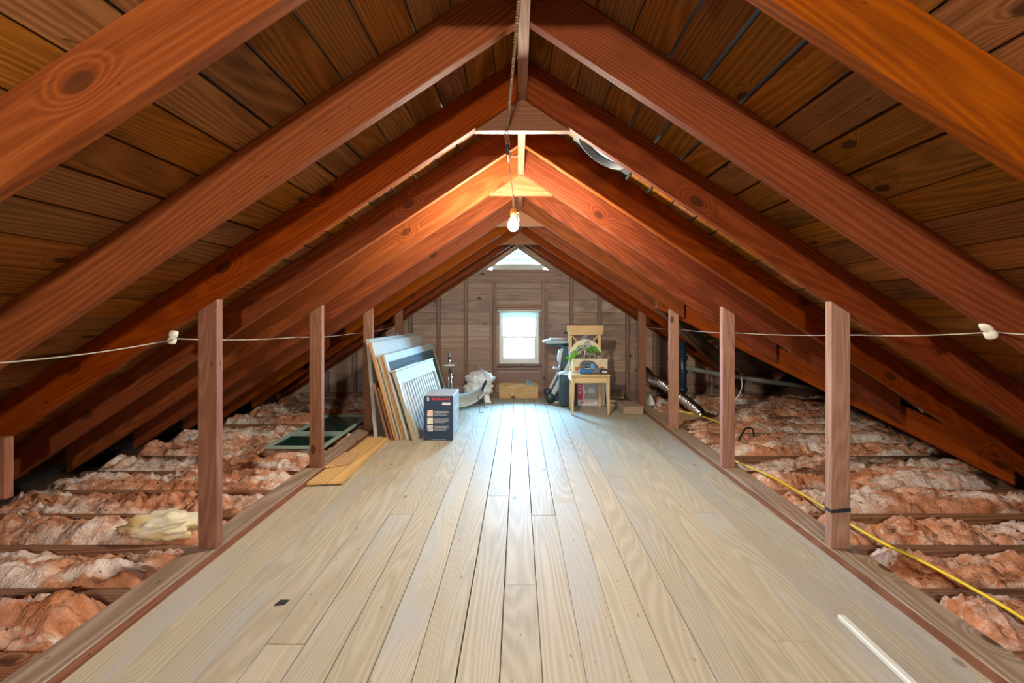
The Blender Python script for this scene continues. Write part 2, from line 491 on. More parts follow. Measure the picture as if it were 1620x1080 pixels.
# a frame whose local z looks at the camera (-Y), x to the right, y up
FACE = Matrix(((1, 0, 0, 0), (0, 0, -1, 0), (0, 1, 0, 0), (0, 0, 0, 1)))

ORD = ['first', 'second', 'third', 'fourth', 'fifth', 'sixth', 'seventh', 'eighth', 'ninth', 'tenth', 'eleventh', 'twelfth', 'thirteenth',
       'fourteenth', 'fifteenth', 'sixteenth', 'seventeenth', 'eighteenth', 'nineteenth', 'twentieth']
SIDE = {-1: "leaning doors' side", 1: "wooden chair's side"}

# ------------------------------------------------------------------ FLOOR
m = MB(); m.box(-4.4, 5.7, YF - 0.1, 7.05, -0.26, -0.20); m.box(2.4, 5.7, 7.04, 7.9, -0.26, -0.20)
floor = structure(m.build('floor', 'slab'))
PW = 0.1425
x = -1.625
i = 0
joint_pool = [[2.95], [0.9, 4.9], [3.37], [2.05, 5.6], [2.78], [1.2, 4.1], [3.30], [5.1], [2.72], [0.7, 3.36], [4.3], [2.98, 6.0], [1.62, 3.55]]
while x < 1.69:
    w = PW * random.uniform(0.985, 1.015)
    x1 = min(x + w, 1.69)
    js = [YF] + [q + random.uniform(-0.06, 0.06) for q in joint_pool[(i * 5) % len(joint_pool)]] + [YB - 0.005]
    for a, b in zip(js, js[1:]):
        dz = random.uniform(-0.0012, 0.0008)
        g = random.choice((0.0008, 0.0012, 0.0018, 0.0026))
        m = MB(); jg = random.choice((0.001, 0.0015, 0.002, 0.005)); m.box(x + g, x1 - g, a + 0.001, b - jg, -0.022 + dz, dz, 0.0007)
        m.build('plank', 'floor', floor, at(FY, ((x + x1) / 2, a, 0)))
    x = x1
    i += 1

m = MB(); m.box(-120, 120, -120, 120, -5.2, -5.0)  # unseen ground added to keep blue sky light off the ceiling
structure(m.build('added_ground_outside', plain('added_ground_green', (0.10, 0.14, 0.05), 0.9)))

# ------------------------------------------------------------------ JOISTS
JS = 0.386
JY = [0.83 + JS * k for k in range(16)]
for k, y in enumerate(JY):
    xr = 3.40
    if 3.05 < y < 6.85: xr = min(5.4, 5.4)
    m = MB(); m.box(-3.40, xr, y, y + 0.045, -0.20, -0.024, 0.003)
    o = m.build('floor_joist', 'joist', None, at(FX, (-3.4, y, -0.2)))
    tag(o, f"dusty floor joist between pink insulation, {ORD[len(JY) - 1 - k]} from the window wall", 'joist', 'floor joists across the attic')

# ------------------------------------------------------------------ SOLE PLATES
plates = {}
for s, xa, xb in ((-1, -1.632, -1.49), (1, 1.547, 1.690)):
    m = MB(); m.box(xa, xb, YF + 0.02, YB - 0.12, 0.0015, 0.04, 0.003)
    o = m.build('sole_plate', 'plate', None, at(FY, ((xa + xb) / 2, YF + 0.02, 0.02)))
    tag(o, f"long dusty sole plate along the floor edge on the {SIDE[s]}", 'plate', 'sole plates')
    m = MB(); m.box(xb if s < 0 else xa - 0.006, xb + 0.006 if s < 0 else xa, YF + 0.02, YB - 0.12, 0.001, 0.036, 0.001)
    m.build('edge_strip', 'post', o, at(FY, (xb if s < 0 else xa, YF + 0.02, 0.02)))

# ------------------------------------------------------------------ ROOF: underlay and boards (children of the ceiling)
m = MB()
t = 0.030
for s in (-1, 1):
    if s < 0:
        m.prism([(XR, YF - .1, ZROOF + t), (XR - 4.25, YF - .1, ZROOF + t - SL * 4.25), (XR - 4.25, YF - .1, ZROOF + t + .03 - SL * 4.25), (XR, YF - .1, ZROOF + t + .03)], (0, 7.0 - YF + .1, 0))
    else:
        E = 4.25
        def P(xx, yy, dz=0.0): return (xx, yy, zroof(xx) + t + dz)
        y1 = WY0 - (E - WX0); y2 = WY0 + (E - WX0)
        for poly in ([(XR, YF - .1), (E, YF - .1), (E, y1), (WX0, WY0), (XR, WY0)], [(XR, WY0), (WX0, WY0), (3.6, 7.05), (XR, 7.05)]):
            m.prism([P(*q) for q in poly], (0, 0, 0.03))
        def Q(xx, yy): return (xx, yy, zwing(yy) + t)
        m.prism([Q(WX0, WY0), Q(WX0 + 2.7, WY0 - 2.7), Q(WX1 + .1, WY0 - 2.7), Q(WX1 + .1, WY0)], (0, 0, 0.03))
        m.prism([Q(WX0, WY0), Q(WX1 + .1, WY0), Q(WX1 + .1, WY0 + 2.7), Q(WX0 + 2.7, WY0 + 2.7)], (0, 0, 0.03))
ceiling = structure(m.build('ceiling', 'underlay'))

BW = 0.1310
RAF_Y = [1.03, 1.65, 2.25, 2.85, 3.45, 4.05, 4.65, 5.25, 5.85, 6.45]
VENT_C = (0.50, 2.575)
def roof_strip(s, u0, u1, ya, yb, gap):
    """one board of the main roof, run from u0 to u1 away from the ridge (horizontal), y from ya to yb"""
    X0, X1 = XR + s * (u0 + gap / 2), XR + s * (u1 - gap / 2)
    th = 0.022
    M_ = Matrix.Rotation(s * ANG, 4, 'Y')
    fr = at(M_ @ FY, ((X0 + X1) / 2, ya, zroof((X0 + X1) / 2)))
    nx, nz = s * math.sin(ANG) * th, math.cos(ANG) * th
    pts = [(X0, ya, zroof(X0)), (X1, ya, zroof(X1)), (X1 + nx, ya, zroof(X1) + nz), (X0 + nx, ya, zroof(X0) + nz)]
    mm = MB(); mm.prism(pts, (0, yb - ya, 0), 0.0015)
    return mm.build('roof_board', 'roof', ceiling, fr)
for s in (-1, 1):
    nrow = int(3.75 / BW)
    for k in range(nrow + 1):
        u0, u1 = k * BW + (0.024 if k == 0 else 0), (k + 1) * BW
        gap = random.choice((0.003, 0.004, 0.006, 0.009))
        if s > 0 and k in (4, 5, 6, 8): gap = 0.013
        if s < 0 and k in (2, 6, 9): gap = 0.010
        cuts = sorted(random.sample([1.05, 1.67, 2.87, 3.47, 4.07, 5.27], 1 if k % 3 else 2))
        segs = [YF] + cuts + [YB + 0.06]
        spans = list(zip(segs, segs[1:]))
        if s > 0 and u0 + BW * .5 > WX0 - XR:
            um = (u0 + u1) / 2 + XR
            a_, b_ = WY0 - (um - WX0), WY0 + (um - WX0)
            new = []
            for (p, q) in spans:
                if p < a_: new.append((p, min(q, a_)))
                if q > b_: new.append((max(p, b_), q))
            spans = new
        for (p, q) in spans:
            if q - p < 0.05: continue
            roof_strip(s, u0, u1, p + 0.001, q - 0.001, gap)
# boards of the side wing
for s in (-1, 1):
    for k in range(20):
        v0, v1 = k * BW, (k + 1) * BW - 0.006
        ya, yb = WY0 + s * v0, WY0 + s * v1
        xs = WX0 + (v0 + v1) / 2
        th = 0.022
        ny, nz = s * math.sin(ANG) * th, math.cos(ANG) * th
        pts = [(xs, ya, zwing(ya)), (xs, yb, zwing(yb)), (xs, yb + ny, zwing(yb) + nz), (xs, ya + ny, zwing(ya) + nz)]
        mm = MB(); mm.prism(pts, (WX1 - xs, 0, 0), 0.0015)
        mm.build('roof_board', 'darkwood', ceiling, at(Matrix.Rotation(-s * ANG, 4, 'X'), (xs, ya, zwing(ya))))

# ------------------------------------------------------------------ GABLE WALL IN VIEW
WXA, WXB, WZA, WZB = -0.285, 0.305, 0.476, 1.285       # window opening
VB, VA, VH = 1.885, 2.205, 0.470                       # vent: base z, apex z, half width
VX = -0.005
m = MB()
def roofx(z, s): return XR + s * (ZROOF + 0.03 - z) / SL
ys, yt = YB + 0.024, 0.025
# siding pieces around the openings
m.prism([(roofx(-.2, -1), ys, -.2), (WXA, ys, -.2), (WXA, ys, VB), (roofx(VB, -1), ys, VB)], (0, yt, 0))
m.prism([(WXB, ys, -.2), (roofx(-.2, 1), ys, -.2), (roofx(VB, 1), ys, VB), (WXB, ys, VB)], (0, yt, 0))
m.prism([(WXA, ys, -.2), (WXB, ys, -.2), (WXB, ys, WZA), (WXA, ys, WZA)], (0, yt, 0))
m.prism([(WXA, ys, WZB), (WXB, ys, WZB), (WXB, ys, VB), (WXA, ys, VB)], (0, yt, 0))
m.prism([(VX - VH, ys, VB), (VX, ys, VA), (XR, ys, ZROOF + .03), (roofx(VB, -1), ys, VB)], (0, yt, 0))
m.prism([(VX + VH, ys, VB), (roofx(VB, 1), ys, VB), (XR, ys, ZROOF + .03), (VX, ys, VA)], (0, yt, 0))
wall_back = structure(m.build('wall_back', 'siding'))
def gable_board(pts, y=YB):
    mm = MB(); mm.prism([(p[0], y, p[1]) for p in pts], (0, 0.022, 0), 0.0015)
    return mm.build('wall_board', 'gable', wall_back, at(FX, (pts[0][0], y, pts[0][1])))
RH = 0.181
z = -0.20
while z < VB - 0.01:
    z1 = min(z + RH, VB)
    g = 0.0015
    L = lambda q: XR - (ZROOF + 0.02 - q) / SL
    Rr = lambda q: XR + (ZROOF + 0.02 - q) / SL
    a, b = z + g, z1 - g
    if b < WZA + 0.001 or a > WZB - 0.001:
        xs = random.choice([None, -1.25, 1.27, 0.44])
        if xs is None or xs < L(b) or xs > Rr(b):
            gable_board([(L(a), a), (Rr(a), a), (Rr(b), b), (L(b), b)])
        else:
            gable_board([(L(a), a), (xs - .001, a), (xs - .001, b), (L(b), b)])
            gable_board([(xs + .001, a), (Rr(a), a), (Rr(b), b), (xs + .001, b)])
    else:
        gable_board([(L(a), a), (WXA, a), (WXA, b), (L(b), b)])
        gable_board([(WXB, a), (Rr(a), a), (Rr(b), b), (WXB, b)])
        if a < WZA: gable_board([(WXA, a), (WXB, a), (WXB, WZA), (WXA, WZA)])
        if b > WZB: gable_board([(WXA, WZB), (WXB, WZB), (WXB, b), (WXA, b)])
    z = z1
gable_board([(VX - VH, VB), (VX, VA), (XR, ZROOF + .02), (XR - (ZROOF + .02 - VB) / SL, VB)])
gable_board([(VX + VH, VB), (XR + (ZROOF + .02 - VB) / SL, VB), (XR, ZROOF + .02), (VX, VA)])
# studs (16 inch centres) in front of the boards
def stud(xc, z0, z1=None, w=0.042, d=0.075):
    zz = (lambda q: ZLOW - 0.01 - SL * abs(q - XR)) if z1 is None else (lambda q: z1)
    xa, xb = xc - w / 2, xc + w / 2
    if z0 >= min(zz(xa), zz(xb)) - .02: return
    mm = MB(); mm.prism([(xa, YB - d, z0), (xb, YB - d, z0), (xb, YB - d, zz(xb)), (xa, YB - d, zz(xa))], (0, d - .001, 0), 0.002)
    mm.build('stud', 'stud', wall_back, at(FZ, (xc, YB - d, z0)))
for q in (-2.86, -2.44, -2.03, -1.61, -1.19, -0.78, 0.79, 1.21, 1.63, 2.04, 2.46, 2.88):
    stud(q, 0.0)
stud(-0.355, 0.0, 1.69); stud(0.372, 0.0, 1.69)
stud(-0.405, 0.0, 1.42, 0.04, 0.06); stud(0.42, 0.0, 1.42, 0.04, 0.06)
def rail(x0, x1, z0, z1, d=0.07, name='rail'):
    mm = MB(); mm.box(x0, x1, YB - d, YB - .001, z0, z1, 0.002)
    mm.build(name, 'stud', wall_back, at(FX, (x0, YB - d, z0)))
rail(-0.757, 0.768, 1.692, 1.735)
rail(-0.332, 0.349, 1.32, 1.362, 0.05)
rail(-0.332, 0.349, 0.395, 0.43)
rail(-0.47, 0.46, VB - 0.045, VB - 0.005, 0.05)
rail(-3.2, -1.64, 0.0, 0.045, 0.08); rail(-1.48, 1.54, 0.001, 0.042, 0.078); rail(1.70, 3.2, 0.0, 0.045, 0.08)

# wall behind the camera (closes the attic)
m = MB(); m.prism([(XR - EAVE - .1, YF - .05, -.2), (XR + EAVE + .1, YF - .05, -.2), (XR + EAVE + .1, YF - .05, zroof(EAVE + .1) + .02), (XR, YF - .05, ZROOF + .03), (XR - EAVE - .1, YF - .05, zroof(-EAVE - .06) + .02)], (0, 0.05, 0))
structure(m.build('wall_front', 'gable', None, at(FX, (0, YF, 0))))
# end wall of the side wing
m = MB(); m.prism([(WX1, WY0 - 2.55, -.2), (WX1, WY0 + 2.55, -.2), (WX1, WY0, WR + .03)], (0.05, 0, 0))
mm = MB(); mm.box(3.2, WX1 + .1, YB + .026, YB + .06, -.22, .262)
structure(mm.build('wall_wing', 'darkwood', None, at(FX, (3.2, YB, 0))))
wall_right = structure(m.build('wall_right', 'darkwood', None, at(FY, (WX1, WY0, 0))))
for k in range(9):
    za, zb = -0.2 + k * 0.185, -0.2 + (k + 1) * 0.185 - 0.006
    hw = lambda q: min(2.08, max(0.05, (WR - q) / SL))
    mm = MB(); mm.prism([(WX1 - .02, WY0 - hw(za), za), (WX1 - .02, WY0 + hw(za), za), (WX1 - .02, WY0 + hw(zb), zb), (WX1 - .02, WY0 - hw(zb), zb)], (0.018, 0, 0), 0.001)
    mm.build('wall_board', 'darkwood', wall_right, at(FY, (WX1, WY0 - 2, za)))

# ------------------------------------------------------------------ WINDOW
win = bpy.data.objects.new('window_1', None); COL.objects.link(win)
win.location = (0.01, YB, WZA); WM[win.name] = at(FX, (0.01, YB, WZA)); structure(win)
fr = 0.022
m = MB()
m.box(WXA, WXA + fr, YB - .03, YB + .085, WZA, WZB, .002); m.box(WXB - fr, WXB, YB - .03, YB + .085, WZA, WZB, .002)
m.box(WXA + fr, WXB - fr, YB - .03, YB + .085, WZB - fr, WZB, .002); m.box(WXA + fr, WXB - fr, YB - .02, YB + .09, WZA, WZA + 0.012, .002)
m.build('window_frame', 'white', win, at(FX, (0, YB, 1)))
m = MB(); m.box(WXA - .03, WXB + .03, YB - .085, YB - .02, WZA - .028, WZA - .002, .003); m.build('window_sill', 'stud', win, at(FX, (WXA, YB, WZA)))
ia, ib, mz = WXA + fr, WXB - fr, 0.876
def sash(name, y, z0, z1, st, bot, top):
    mm = MB()
    mm.box(ia, ia + st, y, y + .03, z0, z1, .002); mm.box(ib - st, ib, y, y + .03, z0, z1, .002)
    mm.box(ia + st, ib - st, y, y + .03, z0, z0 + bot, .002); mm.box(ia + st, ib - st, y, y + .03, z1 - top, z1, .002)
    o = mm.build(name, 'white', win, at(FX, (ia, y, z0)))
    mm = MB(); mm.box(ia + st, ib - st, y + .012, y + .016, z0 + bot, z1 - top)
    mm.build('pane', 'glass', o, at(FX, (ia, y, z0)))
sash('lower_sash', YB - .005, WZA + .012, mz + .015, .045, .075, .03)
sash('upper_sash', YB + .03, mz - .015, WZB - fr, .035, .03, .035)
blind = thing('roller_blind', (0.01, YB - .05, WZB), 'white roller blind rolled up at the top of the gable window', 'blind')
m = MB(); m.tube([(WXA - .025, YB - .05, WZB - .02), (WXB + .03, YB - .05, WZB - .02)], 0.021, 14); m.build('roller', 'white', blind)
m = MB(); m.box(WXA + .03, WXB - .025, YB - .033, YB - .031, 1.17, WZB - .02); m.build('fabric', 'blind', blind)
m = MB(); m.box(WXA + .03, WXB - .025, YB - .037, YB - .028, 1.158, 1.172, .002); m.build('bottom_bar', 'white', blind)

# ------------------------------------------------------------------ LOUVRED VENT
vent = thing('gable_vent', (VX, YB, VB), 'triangular white louvred vent at the gable peak', 'vent')
m = MB()
def tri_bar(p, q, w):
    p, q = Vector(p), Vector(q); d = (q - p).normalized(); nrm = Vector((0, 1, 0)).cross(d) * w
    m.prism([p, q, q + nrm, p + nrm], (0, 0.07, 0), 0.002)
tri_bar((VX - VH, YB - .015, VB), (VX, YB - .015, VA), -.018); tri_bar((VX + VH, YB - .015, VB), (VX, YB - .015, VA), .018)
m.box(VX - VH, VX + VH, YB - .015, YB + .055, VB - .018, VB + .004, .002)
m.build('vent_frame', 'stud', vent)
for k in range(4):
    zc = VB + 0.045 + k * 0.085
    hw = max(0.02, VH * (1 - (zc - VB) / (VA - VB)) - 0.012)
    M_ = Matrix.Translation((VX, YB + .03, zc)) @ Matrix.Rotation(math.radians(40), 4, 'X')
    mm = MB(); mm.box(-hw, hw, -.005, .005, -.052, .052, .001, M_); mm.build('louvre_slat', 'white', vent)

# ------------------------------------------------------------------ RAFTERS
def rafter(s, y, xend, th=0.045, top=0.0):
    x0 = XR + s * 0.0225
    x1 = s * xend
    pts = [(x0, y, zlow(x0) + (0.003 if top else 0)), (x1, y, zlow(x1)), (x1, y, zroof(x1) - .001), (x0, y, zroof(x0) - .001)]
    base = Matrix.Rotation(ANG, 4, 'Y') if s > 0 else Matrix.Rotation(PI, 4, 'Z') @ Matrix.Rotation(ANG, 4, 'Y')
    mm = MB(); mm.prism(pts, (0, th, 0), 0.003)
    return mm.build('rafter', 'rafter', None, at(base, (x0, y, zlow(x0))))
allY = RAF_Y + [6.755]
for s in (-1, 1):
    for k, y in enumerate(allY):
        xe = EAVE - 0.03
        if s > 0 and y > 3.1: xe = min(xe, WX0 + abs(y + (0.045 if y < WY0 else 0) - WY0) - 0.055)
        o = rafter(s, y, xe)
        n = len(allY) - 1 - k
        extra = 'brown roof rafter against the window wall' if n == 0 else f'orange brown roof rafter, {ORD[n]} from the window wall'
        tag(o, f"{extra}, on the {SIDE[s]}", 'rafter', 'roof rafters')

# valley rafters and jack rafters of the side wing
def beam_between(name, p, q, w, h, mat):
    """beam of width w and vertical height h whose lower centre line runs p -> q"""
    p, q = Vector(p), Vector(q)
    d = q - p
    hx = Vector((d.x, d.y, 0)).normalized(); sx = Vector((0, 0, 1)).cross(hx) * (w / 2)
    mm = MB(); mm.prism([p - sx, q - sx, q - sx + Vector((0, 0, h)), p - sx + Vector((0, 0, h))], sx * 2, 0.003)
    X = d.normalized(); Y = Vector((0, 0, 1)).cross(X).normalized(); Z = X.cross(Y)
    f = Matrix((X, Y, Z)).transposed().to_4x4()
    return mm.build(name, mat, None, at(f, p))
vlow = -0.215
def zv(xx): return zroof(xx) + vlow
o = beam_between('valley_rafter', (WX0 + .01, WY0 - .03, zv(WX0 + .02)), (3.36, WY0 - 1.87, zv(3.38)), 0.05, 0.19, 'rafter')
tag(o, 'slanting valley rafter that the shortened roof rafters run into, near the yellow cable', 'rafter')
o = beam_between('valley_rafter', (WX0 + .02, WY0 + .03, zv(WX0 + .02)), (3.36, WY0 + 1.87, zv(3.38)), 0.05, 0.19, 'darkwood')
tag(o, 'dark valley rafter behind the black waste pipe in the side wing', 'rafter')
m = MB(); m.box(WX0 + .08, WX1 - .02, WY0 - .02, WY0 + .02, WR - .16, WR - .005, .003)
tag(m.build('ridge_board', 'darkwood', None, at(FX, (WX0, WY0, WR))), 'dark ridge board of the side wing', 'beam')
for k, xx in enumerate((3.75, 4.35, 4.95)):
    o = beam_between('rafter', (xx, WY0 + .03, WR - .20), (xx, WY0 + 1.86, WR - .20 - SL * 1.83), 0.045, 0.19, 'joist')
    tag(o, f"dark rafter in the side wing, {ORD[k]} beyond the black waste pipe", 'rafter', 'side wing rafters')

# ------------------------------------------------------------------ RIDGE BOARD, COLLAR TIES
m = MB(); m.box(XR - 0.0225, XR + 0.0225, YF, YB - .11, ZLOW - .003, ZROOF + .01, .002)
tag(m.build('ridge_board', 'post', None, at(FY, (XR, YF, ZLOW))), 'long ridge board along the roof peak above the hanging cord', 'beam')
CB = 2.115
for k, y in enumerate((2.27, 3.47, 4.67, 5.87, 1.05)):
    ct = ZLOW - .004
    hb = (ZLOW - CB) / SL + .001; ht = (ZLOW - ct) / SL
    mm = MB(); mm.prism([(XR - hb, y, CB), (XR + hb, y, CB), (XR + ht + .004, y, ct), (XR - ht - .004, y, ct)], (0, .045, 0), 0.002)
    o = mm.build('collar_tie', 'collar', None, at(FX, (XR - hb, y, CB)))
    lab = ['wide triangular collar tie that the twisted cord hooks onto', 'triangular collar tie just behind the lit bulb',
           'small triangular collar tie, second from the louvred vent', 'smallest triangular collar tie, next to the louvred vent', 'collar tie above the camera where the twisted cord begins'][k]
    tag(o, lab, 'beam', 'collar ties')

# ------------------------------------------------------------------ SUPPORT POSTS
POST_Y = (2.25, 3.45, 4.65, 5.85)
plab = {(-1, 0): 'tall brown support post standing beside the yellowed foam chunk', (-1, 1): 'brown support post standing beside the green glass sash',
        (-1, 2): 'brown support post the white door leans against', (-1, 3): 'slim brown support post behind the leaning doors',
        (1, 0): 'tall brown support post wrapped with black tape', (1, 1): 'pinkish brown support post between taped post and silver duct',
        (1, 2): 'brown support post in front of the silver duct', (1, 3): 'brown support post behind the lumber block'}
posts = {}
for s, xa, xb in ((-1, -1.584, -1.49), (1, 1.547, 1.641)):
    for k, y in enumerate(POST_Y):
        y0, y1 = y - .002, y + .045
        mm = MB(); mm.prism([(xa, y0, .0405), (xb, y0, .0405), (xb, y0, zlow(xb) - .002), (xa, y0, zlow(xa) - .002)], (0, y1 - y0, 0), 0.002)
        o = mm.build('support_post', 'post_pale' if s > 0 and k < 3 else 'post', None, at(FZ, (xb, y, 0.04)))
        tag(o, plab[(s, k)], 'post', 'knee posts under the rafters')
        posts[(s, k)] = o
p0 = posts[(1, 0)]
m = MB()
zt = 0.228
m.prism([(1.5455, 2.2465, zt - .012), (1.6425, 2.2465, zt - .004), (1.6425, 2.2465, zt + .016), (1.5455, 2.2465, zt + .006)], (0, 0.05, 0), 0.0005)
m.build('tape_band', 'black', p0)
m = MB(); m.box(-2.62, -2.49, 2.205, 2.248, 0.30, 0.60, .003)
tag(m.build('short_block', 'post', None, at(FZ, (-2.55, 2.2, .3))), 'short wooden block nailed to a rafter over the insulation', 'block')

# ------------------------------------------------------------------ INSULATION BATTS
def batt(s, k, y0, y1, xa, xb, seed):
    nx = max(20, int((xb - xa) / 0.016)); ny = 22
    rows = []
    lift = random.uniform(-0.012, 0.035)
    for j in range(ny + 1):
        v = j / ny
        row = []
        for i in range(nx + 1):
            u = i / nx
            xx = xa + (xb - xa) * u
            q = Vector((xx * 1.3, v * 1.1 + seed * 3.7, seed * 1.9))
            wx = xx + 0.10 * noise.noise(Vector((xx * 2.0, v * 1.5, seed)))
            n1 = noise.noise(q * 1.5)
            n2 = noise.noise(Vector((wx * 5.0 + seed, v * 2.4, seed * 5.1)))
            n3 = abs(noise.noise(Vector((wx * 9.0 + v * 3.0, v * 4.0, seed * 2.3))))
            n5 = abs(noise.noise(Vector((wx * 19.0 - v * 2.0, v * 9.0, seed * 7.3))))
            n4 = noise.noise(Vector((xx * 46.0, v * 18.0, seed)))
            vv = min(1.0, max(0.0, v + 0.10 * noise.noise(Vector((xx * 3.1, seed * 2.0, 4.4)))))
            dome = max(0.0, 1 - abs(2 * vv - 1) ** 2.2) if 0 < j < ny else 0.0
            edge = min(1.0, u * (xb - xa) / 0.10, (1 - u) * (xb - xa) / 0.12)
            h = -0.095 + (0.118 + lift + 0.075 * n1 + 0.055 * n2 - 0.085 * n3 - 0.055 * n5) * dome ** 0.5 + 0.014 * n4
            h = h if h < 0.02 else 0.02 + 0.055 * math.tanh((h - 0.02) / 0.055)
            h = -0.16 + (h + 0.16) * (0.35 + 0.65 * edge ** 0.5)
            yy = y0 + (y1 - y0) * v + 0.014 * n2 * dome
            lim = (zroof(xx) if not (s > 0 and xx > WX0 + abs(yy - WY0)) else zwing(yy)) - 0.02
            row.append((xx, yy, min(h, lim)))
        rows.append(row)
    base = -0.198
    rows = [[(p[0], p[1], base) for p in rows[0]]] + rows + [[(p[0], p[1], base) for p in rows[-1]]]
    mm = MB(); mm.grid(rows)
    return mm.build('insulation_batt', 'insul', None, at(FX, (xa, y0, -.19)))
edges = [JY[0] - JS] + JY + [JY[-1] + JS]
nb = len(edges) - 1
for k in range(nb):
    y0, y1 = edges[k] + .047, min(edges[k + 1] - .002, 6.76)
    if y1 - y0 < .05: continue
    for s in (-1, 1):
        xa, xb = (-3.42, -1.645) if s < 0 else (1.70, 3.42)
        if s > 0 and 3.2 < y0 and y1 < 6.9: xb = 5.35
        o = batt(s, k, y0, y1, xa, xb, k * 2 + (s > 0) + 0.37)
        n = nb - 1 - k
        tag(o, f"lumpy pink insulation batt between joists, {ORD[n]} from the window wall, on the {SIDE[s]}", 'insulation', 'pink insulation batts')

# ------------------------------------------------------------------ BULBS AND CORD
def twisted(mb, pts, r, pitch, rad):
    P = [Vector(p) for p in pts]
    for ph in (0, PI):
        path = []
        tot = 0
        for a, b in zip(P, P[1:]):
            L_ = (b - a).length
            d = (b - a).normalized()
            s1 = d.cross(Vector((1, 0, 0))).normalized(); s2 = d.cross(s1)
            n = max(2, int(L_ / pitch * 7))
            for i in range(n):
                tt = i / n
                an = (tot + L_ * tt) / pitch * 2 * PI + ph
                path.append(a + (b - a) * tt + (s1 * math.cos(an) + s2 * math.sin(an)) * rad)
            tot += L_
        mb.tube(path, r, 5)
bulb = thing('hanging_bulb', (-0.034, 3.08, 1.803), 'glowing bare light bulb hanging below the roof peak', 'light bulb')
BX, BY, BZ = -0.034, 3.08, 1.803
T = Matrix.Translation((BX, BY, BZ))
m = MB(); m.lathe([(0.001, -.038), (.018, -.034), (.031, -.02), (.037, 0), (.033, .02), (.022, .038), (.015, .052), (.014, .058)], 24, T); m.build('bulb_glass', 'bulb', bulb)
m = MB(); m.lathe([(.014, .056), (.017, .06), (.021, .066), (.022, .10), (.016, .112), (.006, .118)], 18, T); m.build('socket', 'brass', bulb)
m = MB(); m.tube([(BX + .018, BY, BZ + .09), (BX + .034, BY, BZ + .085), (BX + .036, BY, BZ + .03)], .0015, 5); m.build('pull_chain', 'brass', bulb)
m = MB(); m.tube([(BX, BY, BZ + .115), (BX + .004, BY - .004, BZ + .17), (BX - .006, BY, BZ + .24), (BX - .030, BY, BZ + .445), (BX - .012, BY, BZ + .464), (XR - .02, BY, BZ + .469)], .0035, 6); m.build('cord_end', 'wire', bulb)
m = MB(); m.tube([(BX + .006 * math.cos(q), BY - .006, BZ + .19 + .03 * math.sin(q) - .004 * q) for q in [2 * PI * i / 16 * 2 for i in range(17)]], .0025, 5); m.build('knotted_loops', 'wire', bulb)
cord = thing('twisted_cord', (-.05, 2.25, 2.11), 'brown twisted electric cord strung along the roof peak to the bulb', 'cord')
m = MB()
pts = []
for i in range(13):
    f = i / 12
    pts.append((0.022 - .078 * f, 1.0 + 1.25 * f, 2.118 - .012 * math.sin(PI * f)))
twisted(m, pts, .0034, .027, .0036); m.build('thick_cord', 'cord', cord)
m = MB()
for a in range(3):
    pp = []
    for i in range(13):
        an = 2 * PI * i / 12
        pp.append((-.058 + .009 * math.cos(an) + .003 * a, 2.262 + .004 * a, 2.088 - .018 * a + .024 * math.sin(an)))
    m.tube(pp, .0025, 5)
m.build('knotted_loops', 'cord', cord)
m = MB(); m.lathe([(.002, -.026), (.009, -.024), (.010, .02), (.006, .03), (.002, .034)], 12, Matrix.Translation((-.053, 2.272, 2.02))); m.build('plug', 'black', cord)
m = MB()
pts = []
for i in range(11):
    f = i / 10
    pts.append((-.053 - .010 * f, 2.275 + .805 * f, 1.994 + .25 * f - .02 * math.sin(PI * f)))
twisted(m, pts, .002, .016, .0022); m.build('thin_cord', 'wire', cord)

b2 = thing('hanging_bulb', (0.0, -1.15, 1.62), 'bare bulb hanging behind the camera', 'light bulb')
T = Matrix.Translation((0.0, -1.15, 1.62))
m = MB(); m.lathe([(0.001, -.05), (.03, -.042), (.045, -.02), (.05, 0), (.045, .025), (.028, .05), (.018, .066), (.017, .072)], 24, T); m.build('bulb_glass', 'bulb2', b2)
m = MB(); m.lathe([(.016, .07), (.022, .08), (.022, .115), (.008, .13)], 16, T); m.build('socket', 'brass', b2)
m = MB(); m.tube([(0, -1.15, 1.745), (.004, -1.15, 2.0), (XR, -1.15, 2.273)], .004, 6); m.build('cord_end', 'cord', b2)

# ------------------------------------------------------------------ KNOB WIRING
def catenary(pts, sag, n=10):
    out = []
    for a, b in zip(pts, pts[1:]):
        a, b = Vector(a), Vector(b)
        for i in range(n):
            f = i / n
            out.append(a + (b - a) * f - Vector((0, 0, sag * 4 * f * (1 - f))))
    out.append(Vector(pts[-1]))
    return out
def knob(loc, lab, tilt):
    o = thing('wire_knob', loc, lab, 'insulator', 'ceramic wire knobs')
    T = Matrix.Translation(loc) @ Matrix.Rotation(tilt, 4, 'Y')
    mm = MB(); mm.lathe([(.004, .034), (.016, .032), (.019, .024), (.0185, .006), (.0145, .003), (.0145, -.004), (.0185, -.007), (.019, -.024), (.015, -.031), (.004, -.033)], 18, T); mm.build('knob_body', 'ceramic', o)
    mm = MB(); mm.lathe([(.001, -.037), (.006, -.036), (.006, -.031), (.001, -.03)], 10, T); mm.build('nail_head', 'matteblack', o)
knob((-1.717, 2.262, 1.085), 'white ceramic wire knob under a rafter beside the foam-side post', 0.25)
knob((1.727, 1.672, 1.138), 'cream ceramic wire knob under a rafter by the taped post', -0.5)
m = MB(); m.tube(catenary([(-1.73, 1.05, .93), (-1.722, 1.50, 1.035), (-1.70, 2.262, 1.078), (-1.70, 3.47, 1.03), (-1.72, 4.67, 1.01), (-1.66, 5.87, 1.04), (-1.30, 6.76, 1.06)], .012), .0027, 5)
tag(m.build('knob_wire', 'wire', None, at(FY, (-1.7, 1, 1))), "thin old wire strung past the posts on the leaning doors' side", 'wire')
